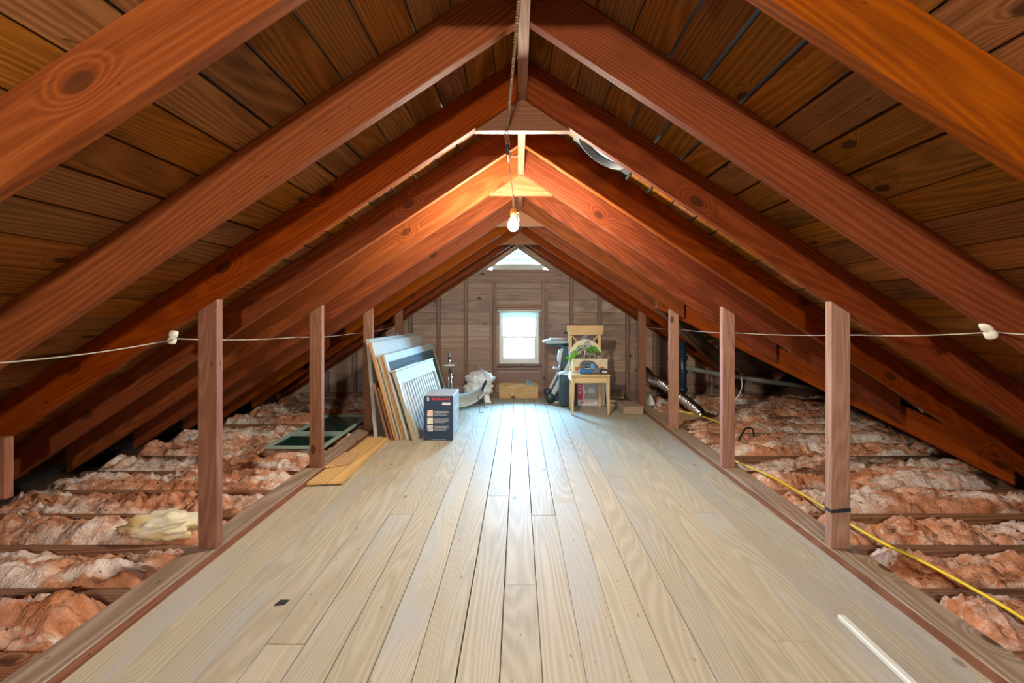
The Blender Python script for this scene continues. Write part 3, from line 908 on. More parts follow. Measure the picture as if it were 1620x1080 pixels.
m = MB(); m.tube(catenary([(1.74, 1.1, 1.13), (1.745, 1.672, 1.132), (1.72, 2.30, 1.095), (1.715, 3.5, 1.06), (1.70, 4.7, 1.05), (1.66, 5.9, 1.05), (1.63, 6.76, 1.06)], .008), .0027, 5)
tag(m.build('knob_wire', 'wire', None, at(FY, (1.7, 1, 1))), "thin old wire strung past the posts on the wooden chair's side", 'wire')

# ------------------------------------------------------------------ ROOF VENT (black, between two rafters)
vx, vy = VENT_C
rv = thing('roof_vent', (vx, vy, zroof(vx)), 'black round roof vent set between two rafters near the peak', 'vent', None, Matrix.Rotation(ANG, 4, 'Y'))
T = Matrix.Translation((vx, vy, zroof(vx) - .004)) @ Matrix.Rotation(ANG, 4, 'Y')
m = MB(); m.box(-.20, .20, -.19, .225, -.006, -.001, .001, T); m.build('flange', 'matteblack', rv)
m = MB()
n = 32
pr = [(0.150, -.012), (.150, -.05), (.157, -.05), (.162, -.006)]
m.lathe(pr + [(.150, -.006)], n, T); m.build('collar_ring', 'black', rv)
m = MB(); m.lathe([(.001, -.010), (.149, -.010), (.149, -.013), (.001, -.013)], n, T); m.build('throat', 'bluegrey', rv)  # blue-grey disc: daylight in the vent's hole put into the colour

# ------------------------------------------------------------------ LEANING PANELS
def leanframe(y0, x0, h, zt, phi):
    phi = math.radians(phi)
    u = Vector((math.sin(phi), math.cos(phi), 0))
    up = Vector((-h * math.cos(phi), h * math.sin(phi), zt)).normalized()
    yv = up.cross(u)
    f = Matrix((u, yv, up)).transposed().to_4x4()
    f.translation = Vector((x0, y0, 0.003))
    return f, math.hypot(h, zt)
def part(name, mat, parent, F, boxes, bev=0.002, grain='x', origin=None):
    mm = MB()
    for bx in boxes: mm.box(*bx, bev, F)
    f = F.copy()
    if grain == 'z': f = F @ FZ
    f.translation = F @ Vector(origin or (boxes[0][0], boxes[0][2], boxes[0][4]))
    return mm.build(name, mat, parent, f)

# (a) white door with latch
F, H = leanframe(4.45, -1.375, .08, .965, 2.5)
a = thing('door_panel', (-1.385, 4.45, .003), 'white slab door rearmost in the leaning stack, with a latch on its edge', 'door', None, F)
part('slab', 'offwhite', a, F, [(0, 1.68, .002, .034, 0, H)], .003)
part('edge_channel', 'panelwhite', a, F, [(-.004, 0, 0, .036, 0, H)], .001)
mm = MB(); mm.tube([F @ Vector((.95, .016, H + .001)), F @ Vector((.95, .016, H + .03))], .012, 10); mm.tube([F @ Vector((.90, .016, H + .022)), F @ Vector((1.0, .016, H + .022))], .008, 8); mm.build('latch', 'chrome', a)
# brown boards
for k, (xx, hh, lab) in enumerate(((-1.245, .545, 'dark brown nail-marked board leaning next to the white slab door'), (-1.20, .50, 'shorter brown board leaning between white slab door and wood-edged door'))):
    F, H = leanframe(4.37, xx, .14, hh, 2.5)
    o = part('leaning_board', 'post', None, F, [(0, 1.5, 0, .022, 0, H)], .003)
    tag(o, lab, 'board')
# (b) door with wooden edge
F, H = leanframe(4.36, -1.15, .262, .935, 3.0)
b = thing('door_panel', (-1.135, 4.36, .003), 'pale painted door with brown wooden edge leaning on its side', 'door', None, F)
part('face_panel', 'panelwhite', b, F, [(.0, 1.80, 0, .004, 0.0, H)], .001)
part('core', 'doorwood', b, F, [(-.001, 1.80, .004, .038, 0, H - .002)], .003, 'z')
# (c0) cream edged panel
F, H = leanframe(4.37, -1.112, .228, .80, 3.0)
c0 = thing('storm_frame', (-1.095, 4.37, .003), 'cream-edged framed panel leaning just in front of the wood-edged door', 'panel', None, F)
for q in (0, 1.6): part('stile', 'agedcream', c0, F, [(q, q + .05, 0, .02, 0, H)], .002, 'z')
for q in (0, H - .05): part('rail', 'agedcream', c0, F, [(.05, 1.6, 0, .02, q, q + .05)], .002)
part('panel_sheet', 'bluegrey', c0, F, [(.05, 1.6, .007, .012, .05, H - .05)], .0005)
# (c1) brown framed screen
F, H = leanframe(4.38, -1.083, .233, .805, 3.0)
c1 = thing('framed_screen', (-1.062, 4.38, .003), 'brown wood-framed screen sandwiched between cream panel and white screen door', 'screen', None, F)
for q in (0, 1.8): part('stile', 'doorwood', c1, F, [(q, q + .06, 0, .024, 0, H)], .002, 'z')
for q in (0, H - .05): part('rail', 'doorwood', c1, F, [(.06, 1.8, 0, .024, q, q + .05)], .002)
part('screen_mesh', 'mesh', c1, F, [(.06, 1.8, .010, .012, .05, H - .05)], 0)
# (c) white screen door lying on its side
F, H = leanframe(4.37, -1.05, .241, .818, 3.0)
c = thing('screen_door', (-1.032, 4.37, .003), 'large white-framed screen door leaning on its side behind the slatted rail', 'screen door', None, F)
part('stile', 'panelwhite', c, F, [(0, .045, 0, .026, 0, H)], .003, 'z')
part('stile', 'agedcream', c, F, [(1.88, 1.945, 0, .026, 0, H)], .003, 'z')
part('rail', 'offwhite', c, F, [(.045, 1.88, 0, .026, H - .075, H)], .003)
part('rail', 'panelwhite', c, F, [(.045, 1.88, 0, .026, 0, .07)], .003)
for q in (H - .083, .07): part('bead', 'panelwhite', c, F, [(.045, 1.88, -.004, .004, q, q + .008)], .001)
part('screen_mesh', 'mesh', c, F, [(.045, 1.88, .011, .013, .07, H - .075)], 0)
for q in (H - .20, H - .26): part('middle_bar', 'offwhite', c, F, [(.07, 1.0, .004, .011, q, q + .028)], .001)
# (d) slatted rail
F, H = leanframe(4.36, -.975, .205, .655, 6.0)
d = thing('slatted_rail', (-.975, 4.36, .003), 'white slatted crib-like rail leaning beside the navy carton', 'crib side', None, F)
part('top_rail', 'offwhite', d, F, [(-.02, 1.20, -.004, .036, H - .135, H)], .004)
part('cap', 'panelwhite', d, F, [(-.03, 1.21, -.012, .044, H, H + .02)], .003)
part('bottom_rail', 'offwhite', d, F, [(-.01, 1.18, 0, .032, .0, .06)], .003)
part('end_post', 'agedcream', d, F, [(-.02, .03, -.002, .034, .0, H - .135)], .003, 'z')
part('end_post', 'offwhite', d, F, [(1.15, 1.2, -.002, .034, .0, H - .135)], .003, 'z')
part('corner_bracket', 'black', d, F, [(-.021, .02, -.006, -.001, H - .19, H - .09)], .001)
for k in range(14):
    xx = .075 + k * .075
    part('slat', 'panelwhite', d, F, [(xx, xx + .04, .008, .024, .06, H - .135)], .003, 'z')
# thin slats on the floor
for k, (x0, x1, lab) in enumerate(((-1.03, -.955, 'thin pale slat on the floor at the foot of the crib rail'), (-1.00, -.925, 'second thin pale slat on the floor, nearer the navy carton'))):
    o = beam_between('loose_slat', (x0 + .05 - .04 * k, 4.22 + .015 * k, .0015), (x1 + .05 - .03 * k, 4.345, .0015), .018, .008, 'agedcream')
    tag(o, lab, 'slat', 'loose slats')

# ------------------------------------------------------------------ NAVY MIXER CARTON
KX0, KX1, KY0, KY1, KH = -.905, -.622, 4.35, 4.755, .432
kb = thing('appliance_carton', ((KX0 + KX1) / 2, KY0, 0), 'navy and white appliance carton with red lettering on the floor', 'box')
m = MB(); m.box(KX0, KX1, KY0, KY1, .001, KH, .003); m.build('carton_body', 'carton', kb)
m = MB(); m.box(KX0 + .003, KX1 - .003, KY0 - .0012, KY0 + .001, .004, KH - .004); m.build('front_print', 'navy', kb)
yy = KY0 - .0016
lettering('red_lettering', 'KitchenAid', .034, 'red', kb, at(FACE, (KX0 + .078, yy, KH - .043)), .0004, .0004, sx=1.13)
def flat(name, mat, parent, rects, y, t=.0006):
    mm = MB()
    for (x0, x1, z0, z1) in rects: mm.box(x0, x1, y - t, y, z0, z1)
    return mm.build(name, mat, parent)
def poly(name, mat, parent, pts, y, t=.0006):
    mm = MB(); mm.prism([(p[0], y - t, p[1]) for p in pts], (0, t, 0)); return mm.build(name, mat, parent)
sc = (KX1 - KX0) / 655.0                 # units of the close-up crop
def kx(u): return KX0 + (u - 120) * sc
def kz(v): return KH - (v - 85) * (KH / 950.0)
slot = MB()
pts = []
for i in range(12):
    an = PI / 2 + PI * i / 11; pts.append((kx(552) + .011 * math.cos(an), yy - .0006, kz(254) + .012 * math.sin(an)))
for i in range(12):
    an = -PI / 2 + PI * i / 11; pts.append((kx(692) + .011 * math.cos(an), yy - .0006, kz(254) + .012 * math.sin(an)))
slot.prism(pts, (0, .0006, 0)); slot.build('hand_hole', 'print', kb)
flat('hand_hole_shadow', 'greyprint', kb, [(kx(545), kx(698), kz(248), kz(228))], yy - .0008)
for nm, v0 in (('photo_food', 392), ('photo_green', 548), ('photo_dark', 706)):
    flat('picture', nm, kb, [(kx(200), kx(328), kz(v0 + 130), kz(v0))], yy)
lines = []
for v0, ws in ((415, (668, 690, 600, 640)), (570, (690, 660, 680, 600)), (728, (680, 635, 690, 620))):
    for i, w in enumerate(ws): lines.append((kx(357), kx(w), kz(v0 + i * 25 + 11), kz(v0 + i * 25)))
lines.append((kx(285), kx(620), kz(1010), kz(1002)))
flat('small_print', 'greyprint', kb, lines, yy)
poly('house_mark', 'print', kb, [(kx(188), kz(150)), (kx(248), kz(150)), (kx(232), kz(128)), (kx(218), kz(116)), (kx(204), kz(128))], yy)
flat('house_mark_lines', 'print', kb, [(kx(195), kx(243), kz(v + 10), kz(v)) for v in (156, 172, 188)], yy)
m = MB()
for (y0, y1, z0, z1) in ((.10, .30, .05, .09), (.13, .17, .09, .26), (.11, .29, .26, .31), (.22, .30, .12, .20)):
    m.box(KX1 - .001, KX1 + .0008, KY0 + y0, KY0 + y1, z0, z1)
m.build('side_picture', 'paleblue', kb)
m = MB()
for k in range(5): m.box(KX1 - .001, KX1 + .0008, KY0 + .08 + .05 * k, KY0 + .12 + .05 * k, .375, .395)
m.build('side_print', 'greyprint', kb)

# ------------------------------------------------------------------ PLYWOOD PIECES AND LEFT CLUTTER
m = MB(); m.prism([(-1.475, 3.17, .012), (-1.235, 3.20, .012), (-1.245, 4.42, .003), (-1.455, 4.43, .003)], (0, 0, .018), .0015)
tag(m.build('plywood_strip', 'ply', None, at(FY, (-1.35, 3.2, .01))), 'long honey-coloured plywood strip lying along the floor edge', 'plywood')
m = MB(); m.prism([(-1.478, 3.47, .0325), (-1.32, 3.55, .0325), (-1.335, 3.86, .031), (-1.47, 3.84, .031)], (0, 0, .012), .0015)
tag(m.build('plywood_offcut', 'crate', None, at(FY, (-1.4, 3.5, .03))), 'small plywood offcut lying on the long plywood strip', 'plywood')
# green glass sash on the insulation
gs = thing('glass_sash', (-1.9, 4.4, .07), 'green-framed glass storm sash lying flat on the insulation', 'window sash')
gz = .062
sx0, sx1, sy0, sy1 = -2.16, -1.655, 3.86, 5.12
m = MB()
m.box(sx0, sx0 + .035, sy0, sy1, gz, gz + .022, .003); m.box(sx1 - .035, sx1, sy0, sy1, gz, gz + .022, .003)
m.box(sx0 + .035, sx1 - .035, sy0, sy0 + .035, gz, gz + .022, .003); m.box(sx0 + .035, sx1 - .035, sy1 - .035, sy1, gz, gz + .022, .003)
m.build('sash_frame', 'greenframe', gs)
m = MB(); m.box(sx0 + .035, sx1 - .035, 4.26, 4.285, gz, gz + .02, .002); m.box(sx0 + .035, sx1 - .035, 4.36, 4.385, gz, gz + .02, .002); m.build('meeting_rail', 'greenframe', gs)
m = MB(); m.box(sx0 + .035, sx1 - .035, sy0 + .035, 4.26, gz + .006, gz + .010); m.build('pane', 'glasspane', gs)
m = MB(); m.box(sx0 + .035, sx1 - .035, 4.385, sy1 - .035, gz + .006, gz + .010); m.build('pane', 'glasspane', gs)
# foam chunk
m = MB()
def fn(d): return 1 + .35 * noise.noise(d * 2.3 + Vector((3, 1, 7))) + .18 * noise.noise(d * 5) + .10 * abs(noise.noise(d * 13))
m.sphere((-1.97, 2.52, .035), (.19, .11, .062), 56, 32, None, fn)
tag(m.build('foam_chunk', 'foam', None, at(FX, (-1.97, 2.5, .03))), 'yellowed white foam chunk lying on the pink insulation', 'foam')

# ------------------------------------------------------------------ CHROME STAND
cs = thing('chrome_stand', (-.905, 6.0, 0), 'thin chrome stand with crossbar behind the navy carton', 'stand')
cx, cy = -.905, 6.0
m = MB(); m.lathe([(.002, .645), (.016, .655), (.02, .672), (.014, .69), (.018, .70), (.004, .708)], 14, Matrix.Translation((cx - .005, cy, 0))); m.build('knob', 'chrome', cs)
m = MB(); m.tube([(cx - .005, cy, .54), (cx - .005, cy, .65)], [.018, .014], 12); m.build('handle', 'chrome', cs)
m = MB(); m.box(cx - .075, cx + .06, cy - .02, cy + .015, .535, .552, .003); m.build('crossbar', 'white', cs)
for x0, x1, y1 in ((-.008, -.02, 0), (.012, .05, -.05), (.005, .02, .08)):
    m = MB(); m.tube([(cx + x0, cy, .54), (cx + x1, cy + y1, .006)], .0085, 8); m.build('leg', 'chrome', cs)
m = MB(); m.sphere((cx + .028, cy - .02, .44), .012); m.build('clamp', 'chrome', cs)

# ------------------------------------------------------------------ WHITE PLASTIC BAG
bg = thing('plastic_bag', (-.57, 6.42, 0), 'crumpled white plastic bag slumped under the gable studs', 'bag')
def crumple(seed, amp=1.0):
    def f(d):
        q = d * 1.5 + Vector((seed, seed * .7, 2.1))
        dd = noise.voronoi(q * 1.25)[0]; de = noise.voronoi(q * 2.7)[0]
        return 1 + amp * (.30 * (dd[1] - dd[0]) + .07 * (de[1] - de[0]) - .15 + .03 * noise.noise(q * 4))
    return f
m = MB(); m.sphere((-.575, 6.43, .145), (.215, .15, .150), 64, 40, None, crumple(1.3)); m.sphere((-.545, 6.45, .30), (.215, .14, .13), 64, 40, None, crumple(4.9, 1.1))
for v in m.bm.verts: v.co.z = max(v.co.z, .003)
m.build('bag_body', 'bag', bg)
m = MB(); m.grid([[(-.50, 6.27, .10), (-.44, 6.26, .11), (-.40, 6.27, .10)], [(-.48, 6.25, .05), (-.43, 6.235, .06), (-.385, 6.245, .045)], [(-.455, 6.235, .004), (-.42, 6.215, .012), (-.37, 6.235, .004)]]); m.build('loose_corner', 'bag', bg)
m = MB(); m.sphere((-.545, 6.275, .115), (.085, .03, .05), 20, 12, None, crumple(2.2, .6)); m.build('pink_print', plain('faded_pink_print', (0.72, 0.45, 0.48), .4), bg)

# ------------------------------------------------------------------ BOUNCER SLING
bs = thing('bouncer_seat', (-.60, 5.75, 0), 'curved pale sling seat on thin wire legs beside the navy carton', 'seat')
m = MB()
rows = []
for i in range(21):
    f = i / 20
    an = math.radians(-135 + 105 * f)
    cxx, czz, R_ = -.735, .44, .335
    x_ = cxx + R_ * math.cos(an) * 1.08; z_ = czz + R_ * math.sin(an)
    wv = .19 * (1 - .45 * f)
    rows.append([(x_ + .012 * abs(q) , 5.76 + q * wv, z_ + .02 * q * q + .055 * q) for q in (-1, -.5, 0, .5, 1)])
m.grid(rows); sl = m.build('sling', 'pad', bs)
sl.modifiers.new('thickness', 'SOLIDIFY').thickness = 0.012
m = MB(); m.tube([(-.455, 5.70, .26), (-.425, 5.70, .33), (-.40, 5.70, .385)], [.014, .02, .014], 8); m.build('grip', 'black', bs)
m = MB(); m.tube([(-.50, 5.66, .20), (-.49, 5.62, .16), (-.478, 5.60, .005), (-.43, 5.60, .005)], .0045, 6); m.build('leg', 'black', bs)
m = MB(); m.tube([(-.45, 5.86, .24), (-.445, 5.88, .16), (-.437, 5.88, .005), (-.385, 5.88, .005)], .0045, 6); m.build('leg', 'black', bs)
m = MB(); m.tube([(-.86, 5.66, .16), (-.87, 5.62, .1), (-.88, 5.60, .005), (-.93, 5.6, .005)], .0045, 6); m.build('leg', 'black', bs)
m = MB(); m.tube([(-.60 + .20 * math.cos(q) , 5.72, .385 + .19 * math.sin(q)) for q in [PI * .62 - PI * .62 * i / 14 for i in range(15)]], .004, 6); m.build('toy_arch', 'black', bs)

# ------------------------------------------------------------------ WOODEN CRATE
cr = thing('wooden_crate', (.005, 6.62, 0), 'open pine crate with faded burnt lettering below the window', 'crate')
x0, x1, y0, y1, h = -.277, .288, 6.56, 6.73, .205
for nm, bx in (('front_board', (x0, x1, y0, y0 + .012, .003, h - .01)), ('back_board', (x0, x1, y1 - .012, y1, .003, h)), ('end_board', (x0, x0 + .014, y0 + .012, y1 - .012, .003, h + .012)), ('end_board', (x1 - .014, x1, y0 + .012, y1 - .012, .003, h + .012)), ('bottom_board', (x0 + .014, x1 - .014, y0 + .012, y1 - .012, .003, .015))):
    m = MB(); m.box(*bx, .002); m.build(nm, 'crate', cr, at(FX if 'end' not in nm else FY, (bx[0], bx[2], bx[4])))
lettering('burnt_lettering', 'ZEC', .05, 'ink', cr, at(FACE, (.015, y0 - .0006, .122)), .0003, -.0006, 'CENTER', sx=1.3)
lettering('burnt_lettering', 'ARIZ', .026, 'ink', cr, at(FACE, (.005, y0 - .0006, .088)), .0003, -.0006, 'CENTER', sx=1.5)
m = MB(); m.tube([(.238 + .014 * math.cos(q), y0 - .001, .165 + .014 * math.sin(q)) for q in [2 * PI * i / 16 for i in range(17)]], .0016, 4); m.tube([(.235, y0 - .001, .158), (.235, y0 - .001, .172), (.242, y0 - .001, .168), (.236, y0 - .001, .165)], .0014, 4); m.build('round_stamp', 'ink', cr)
tp = thing('plastic_wrap', (.17, 6.64, .015), 'crumpled clear plastic poking out of the pine crate', 'wrap')
m = MB(); m.grid([[(.06, 6.60, .03), (.13, 6.61, .04), (.24, 6.62, .04)], [(.10, 6.62, .17), (.155, 6.62, .20), (.255, 6.63, .18)], [(.10, 6.64, .20), (.125, 6.645, .272), (.21, 6.65, .215)]], False)
w_ = m.build('wrap_sheet', plain('teal_plastic_film', (0.22, 0.34, 0.38), .2), tp)
w_.modifiers.new('thickness', 'SOLIDIFY').thickness = 0.004
m = MB(); m.box(x0 + .02, x1 - .02, y0 + .016, y1 - .016, .016, .12, .004)  # dark block put in as the shaded inside of the crate
tag(m.build('dark_interior_block', 'tealgrey', None, at(FX, (0, 6.6, .02))), 'dark block standing in for the dark inside of the pine crate', 'dark fill')

# ------------------------------------------------------------------ FOLDED EXERCISE MACHINE
D = 6.36
def E(u, v, y=D):            # close-up crop -> point at depth y
    px, py = 850 + u / 7.714, 510 + v / 7.714
    return Vector(((px - 820) / 720 * y, y, CAM_Z + (500 - py) / 720 * y))
ex = thing('exercise_machine', (.60, D, 0), 'folded grey and dark exercise machine beside the gable window', 'exercise machine')
m = MB()
cc = (E(65, 230) + E(400, 230)) / 2
m.sphere((cc.x, D - .02, cc.z), (.195, .15, .042), 32, 14, None, lambda d_: 1.0 if abs(d_.z) < .5 else 1.0)
m.build('console', 'machine', ex)
m = MB(); m.sphere((cc.x + .015, D - .03, cc.z - .028), (.15, .12, .032), 24, 12); m.build('console_underside', 'tealgrey', ex)
m = MB(); m.box(cc.x - .09, cc.x + .10, D - .09, D + .04, cc.z + .034, cc.z + .046, .004); m.build('display', 'white', ex)
m = MB()
pts = [E(300, 300), E(345, 275), E(440, 270), E(440, 440), E(330, 560), E(270, 610), E(285, 500), E(292, 380)]
m.prism([(p.x, D - .03, p.z) for p in pts], (0, .16, 0), .012); m.build('housing', 'tealgrey', ex)
m = MB(); pts = [E(250, 400), E(262, 335), E(320, 310), E(300, 380), E(285, 480), E(275, 590), E(262, 560), E(265, 485), E(247, 470)]
m.prism([(p.x, D - .05, p.z) for p in pts], (0, .12, 0), .006); m.build('side_plate', 'machine', ex)
m = MB(); a_, b_ = E(195, 548), E(275, 556); m.tube([(a_.x, D - .06, a_.z), (b_.x, D - .03, b_.z)], [.022, .018], 10); m.build('handle', 'machine', ex)
def band(name, pa, pb, w, y, mat):
    d_ = (pb - pa); d_.y = 0; d_.normalize(); nn = Vector((-d_.z, 0, d_.x)) * w / 2
    mm = MB(); mm.prism([(q.x, y, q.z) for q in (pa - nn, pb - nn, pb + nn, pa + nn)], (0, .045, 0), .006)
    return mm.build(name, mat, ex)
band('frame_rail', E(165, 905), E(395, 470), .055, D - .10, 'machine')
band('frame_rail', E(395, 470), E(610, 110), .06, D - .06, 'machine')
band('frame_stripe', E(152, 880), E(370, 490), .012, D - .105, 'white')
band('strut', E(130, 850), E(262, 600), .034, D + .02, 'machine')
for (u, v, r, y) in ((152, 920, .066, D - .13), (128, 850, .055, D + .02)):
    c_ = E(u, v, D)
    T = Matrix.Translation((c_.x, y, max(c_.z, r + .002))) @ Matrix.Rotation(PI / 2, 4, 'X')
    m = MB(); m.lathe([(r * .9, -.022), (r, -.016), (r, .016), (r * .9, .022)], 28, T); w_ = m.build('wheel', 'rubber', ex)
    m = MB(); m.lathe([(.002, .0225), (r * .72, .0225), (r * .68, .026), (.002, .028)], 24, T); m.build('hub_cap', 'tealgrey', w_)
a_, b_ = E(190, 900), E(330, 905)
m = MB(); m.box(a_.x, b_.x + .12, D - .12, D + .1, .03, .10, .01); m.build('base_bar', 'tealgrey', ex)
m = MB(); c_ = E(268, 918); m.sphere((c_.x, D - .122, .075), .011, 12, 8); m.build('red_button', 'red', ex)
m = MB(); m.box(a_.x + .0, b_.x + .10, D - .135, D - .10, .002, .028, .004); m.build('foot', 'machine', ex)
m = MB(); m.tube([(.40, D - .15, .02), (.41, D - .22, .006), (.46, D - .30, .005), (.55, D - .33, .005), (.62, D - .30, .006)], .004, 6); m.build('power_cord', 'black', ex)

# ------------------------------------------------------------------ DARK BIN
db = thing('waste_bin', (.65, 6.04, 0), 'tall dark bin with grey lid beside the wooden chair', 'bin')
m = MB(); m.box(.545, .76, 5.97, 6.15, .002, .425, .012); m.build('bin_body', 'tealgrey', db)
m = MB(); m.box(.59, .75, 5.962, 5.972, .02, .33, .004); m.build('front_panel', 'stack', db)
m = MB(); m.sphere((.652, 6.06, .428), (.12, .105, .036), 28, 14); m.build('lid', 'machine', db)

# ------------------------------------------------------------------ CHAIR
CX0, CX1, CY0, CY1 = .632, 1.105, 5.47, 5.92
ch = thing('dining_chair', ((CX0 + CX1) / 2, CY0, 0), 'pale wooden dining chair with crossed back holding decor', 'chair')
def leg_f(xa, s):
    mm = MB(); w = .042
    x0, x1 = (xa, xa + w) if s > 0 else (xa - w, xa)
    ti = .018
    # inner edge tapers towards the foot
    pts = [(x0 if s > 0 else x0 + ti, CY0, .002), (x1 - ti if s > 0 else x1, CY0, .002), (x1, CY0, .28), (x1, CY0, .46), (x0, CY0, .46), (x0, CY0, .28)]
    mm.prism(pts, (0, .042, 0), .003); return mm.build('leg', 'pine', ch, at(FZ, (xa, CY0, 0)))
leg_f(CX0 + .004, 1); leg_f(CX1 - .004, -1)
for xa in (CX0 + .028, CX1 - .066):
    m = MB(); m.prism([(xa, CY1 - .01, .002), (xa, CY1 + .03, .002), (xa, CY1 + .0, .46), (xa, CY1 + .05, .94), (xa, CY1 + .018, .94), (xa, CY1 - .04, .46)], (.038, 0, 0), .003)
    m.build('rear_post', 'ply', ch, at(FZ, (xa, CY1, 0)))  # orange cast of the shadowed rear legs is put into the wood tone
m = MB(); m.prism([(CX0 - .002, CY0 - .015, .46), (CX1 + .002, CY0 - .015, .46), (CX1 - .025, CY1 - .042, .46), (CX0 + .025, CY1 - .042, .46)], (0, 0, .028), .006); m.build('seat', 'pine', ch, at(FX, (CX0, CY0, .46)))
m = MB(); m.box(CX0 + .046, CX1 - .046, CY0 + .008, CY0 + .03, .385, .459, .003); m.build('front_apron', 'pine', ch, at(FX, (CX0, CY0, .4)))
for xa in (CX0 + .012, CX1 - .034):
    m = MB(); m.box(xa, xa + .022, CY0 + .044, CY1 - .045, .39, .459, .003); m.build('side_apron', 'pine', ch, at(FY, (xa, CY0, .4)))
tz0, tz1 = .943, 1.065
m = MB(); m.prism([(CX0 + .022, CY1 + .012, tz0), (CX1 - .004, CY1 + .012, tz0), (CX1 + .012, CY1 + .022, tz1), (CX0 + .006, CY1 + .022, tz1)], (0, .03, 0), .004); m.build('top_rail', 'ply', ch, at(FX, (CX0, CY1, tz0)))
for (xa, za, xb, zb) in ((CX0 + .066, .935, CX1 - .066, .56), (CX1 - .066, .935, CX0 + .066, .56)):
    dx = .012; k_ = 0 if xa < xb else .012
    m = MB(); m.prism([(xa - dx, CY1 + .012 + k_, za), (xa + dx, CY1 + .012 + k_, za), (xb + dx, CY1 - .018 + k_, zb), (xb - dx, CY1 - .018 + k_, zb)], (0, .012, 0), .002); m.build('cross_brace', 'pine', ch)
m = MB(); m.box(CX0 + .066, CX1 - .066, CY1 - .03, CY1 - .008, .53, .565, .003); m.build('lower_rail', 'pine', ch, at(FX, (CX0, CY1, .53)))

# welcome sign
SZ = .489
ws = thing('round_sign', (.905, 5.80, SZ), 'round welcome sign in white and taupe leaning against the chair back', 'sign')
scx, scz, sr = .872, SZ + .205, .205
TW = Matrix.Translation((scx, 5.825, SZ)) @ Matrix.Rotation(math.radians(-11), 4, 'X') @ Matrix.Translation((0, 0, sr))
def disc_part(a0, a1, name, mat, yo):
    pts = [(sr * math.cos(a0 + (a1 - a0) * i / 28), yo, sr * math.sin(a0 + (a1 - a0) * i / 28)) for i in range(29)]
    mm = MB(); mm.prism(pts, (0, .009, 0), .0, TW); return mm.build(name, mat, ws)
aq = math.radians(12)
disc_part(aq, PI - aq, 'upper_disc', 'cream', 0)
disc_part(PI - aq, 2 * PI + aq, 'lower_disc', 'taupe', 0)
m = MB(); m.box(-sr * .97, sr * .97, -.002, .001, sr * math.sin(aq) - .002, sr * math.sin(aq) + .002, 0, TW); m.build('seam', 'ink', ws)
# handwriting "welcome" as one stroke
def script():
    pts = []
    def add(*pp): pts.extend(pp)
    x = 0.0
    add((0, .9), (.15, .2), (.3, 0), (.45, .3), (.5, .8), (.55, .3), (.7, 0), (.85, .3), (.95, .9), (1.05, .75))     # w
    add((1.25, .45), (1.5, .6), (1.5, .9), (1.3, .9), (1.2, .5), (1.35, .05), (1.6, .1))                            # e
    add((1.85, .6), (2.1, 1.6), (2.05, 1.95), (1.9, 1.7), (1.9, .5), (2.05, .02), (2.25, .1))                        # l
    add((2.6, .85), (2.45, .9), (2.35, .5), (2.45, .08), (2.7, .1))                                                 # c
    add((2.9, .7), (3.1, .9), (3.3, .5), (3.1, .05), (2.9, .4), (3.05, .85), (3.3, .75), (3.5, .8))                  # o
    add((3.6, .05), (3.65, .6), (3.8, .9), (3.9, .05), (3.95, .6), (4.1, .9), (4.2, .1), (4.4, .1))                  # m
    add((4.6, .5), (4.8, .7), (4.7, .92), (4.55, .5), (4.7, .05), (5.0, .2))                                        # e
    return pts
sp = script()
m = MB(); m.tube([TW @ Vector((-.155 + q[0] * .062, -.003, -.048 + q[1] * .055)) for q in sp], .0038, 5); m.build('script_lettering', 'matteblack', ws)
# greenery and bow
gr = thing('greenery_swag', (.80, 5.77, .80), 'green leafy swag with checked bow hung on the round sign', 'greenery')
m = MB()
random.seed(21)
def leaf(c, dx, dz, s_):
    d_ = Vector((dx, random.uniform(-.5, .1), dz)).normalized(); n_ = d_.orthogonal().normalized()
    q = Vector(c); L_ = .05 * s_; w_ = .014 * s_
    bm_ = MB
    m.grid([[q, q + d_ * L_ * .5 + n_ * w_, q + d_ * L_], [q, q + d_ * L_ * .45 - n_ * w_ - Vector((0, .006, 0)), q + d_ * L_]], False)
for i in range(150):
    f = random.random()
    if random.random() < .5:
        c_ = (.66 + .17 * f + random.uniform(-.02, .02), 5.775 + random.uniform(-.03, .02), .66 + .15 * f + random.uniform(-.03, .03)); leaf(c_, -1 + random.uniform(-.4, .4), -.7 + random.uniform(-.5, .5), random.uniform(.8, 1.3))
    else:
        c_ = (.84 + .15 * f + random.uniform(-.02, .02), 5.775 + random.uniform(-.03, .02), .825 - .05 * f + random.uniform(-.03, .025)); leaf(c_, .6 + random.uniform(-.5, .4), -.8 + random.uniform(-.5, .5), random.uniform(.8, 1.3))
m.build('leaves', 'leaf', gr)
m = MB()
bc = Vector((.815, 5.745, .80))
for sgn, tx, tz in ((-1, -.085, -.035), (1, .075, .075), (1, .095, .02), (-1, -.06, -.07)):
    d_ = Vector((tx, 0, tz)); n_ = Vector((-tz, 0, tx)).normalized() * .028
    m.prism([bc - n_ * .4, bc + d_ - n_, bc + d_ * 1.05, bc + d_ + n_, bc + n_ * .4], (0, -.012, 0), .002)
m.sphere(bc + Vector((0, -.01, 0)), .02, 12, 8)
m.prism([bc, bc + Vector((.02, 0, -.10)), bc + Vector((.045, 0, -.095)), bc + Vector((.02, 0, 0))], (0, -.006, 0), .001)
m.build('checked_bow', 'checker', gr, at(FX, (.815, 5.745, .8)))

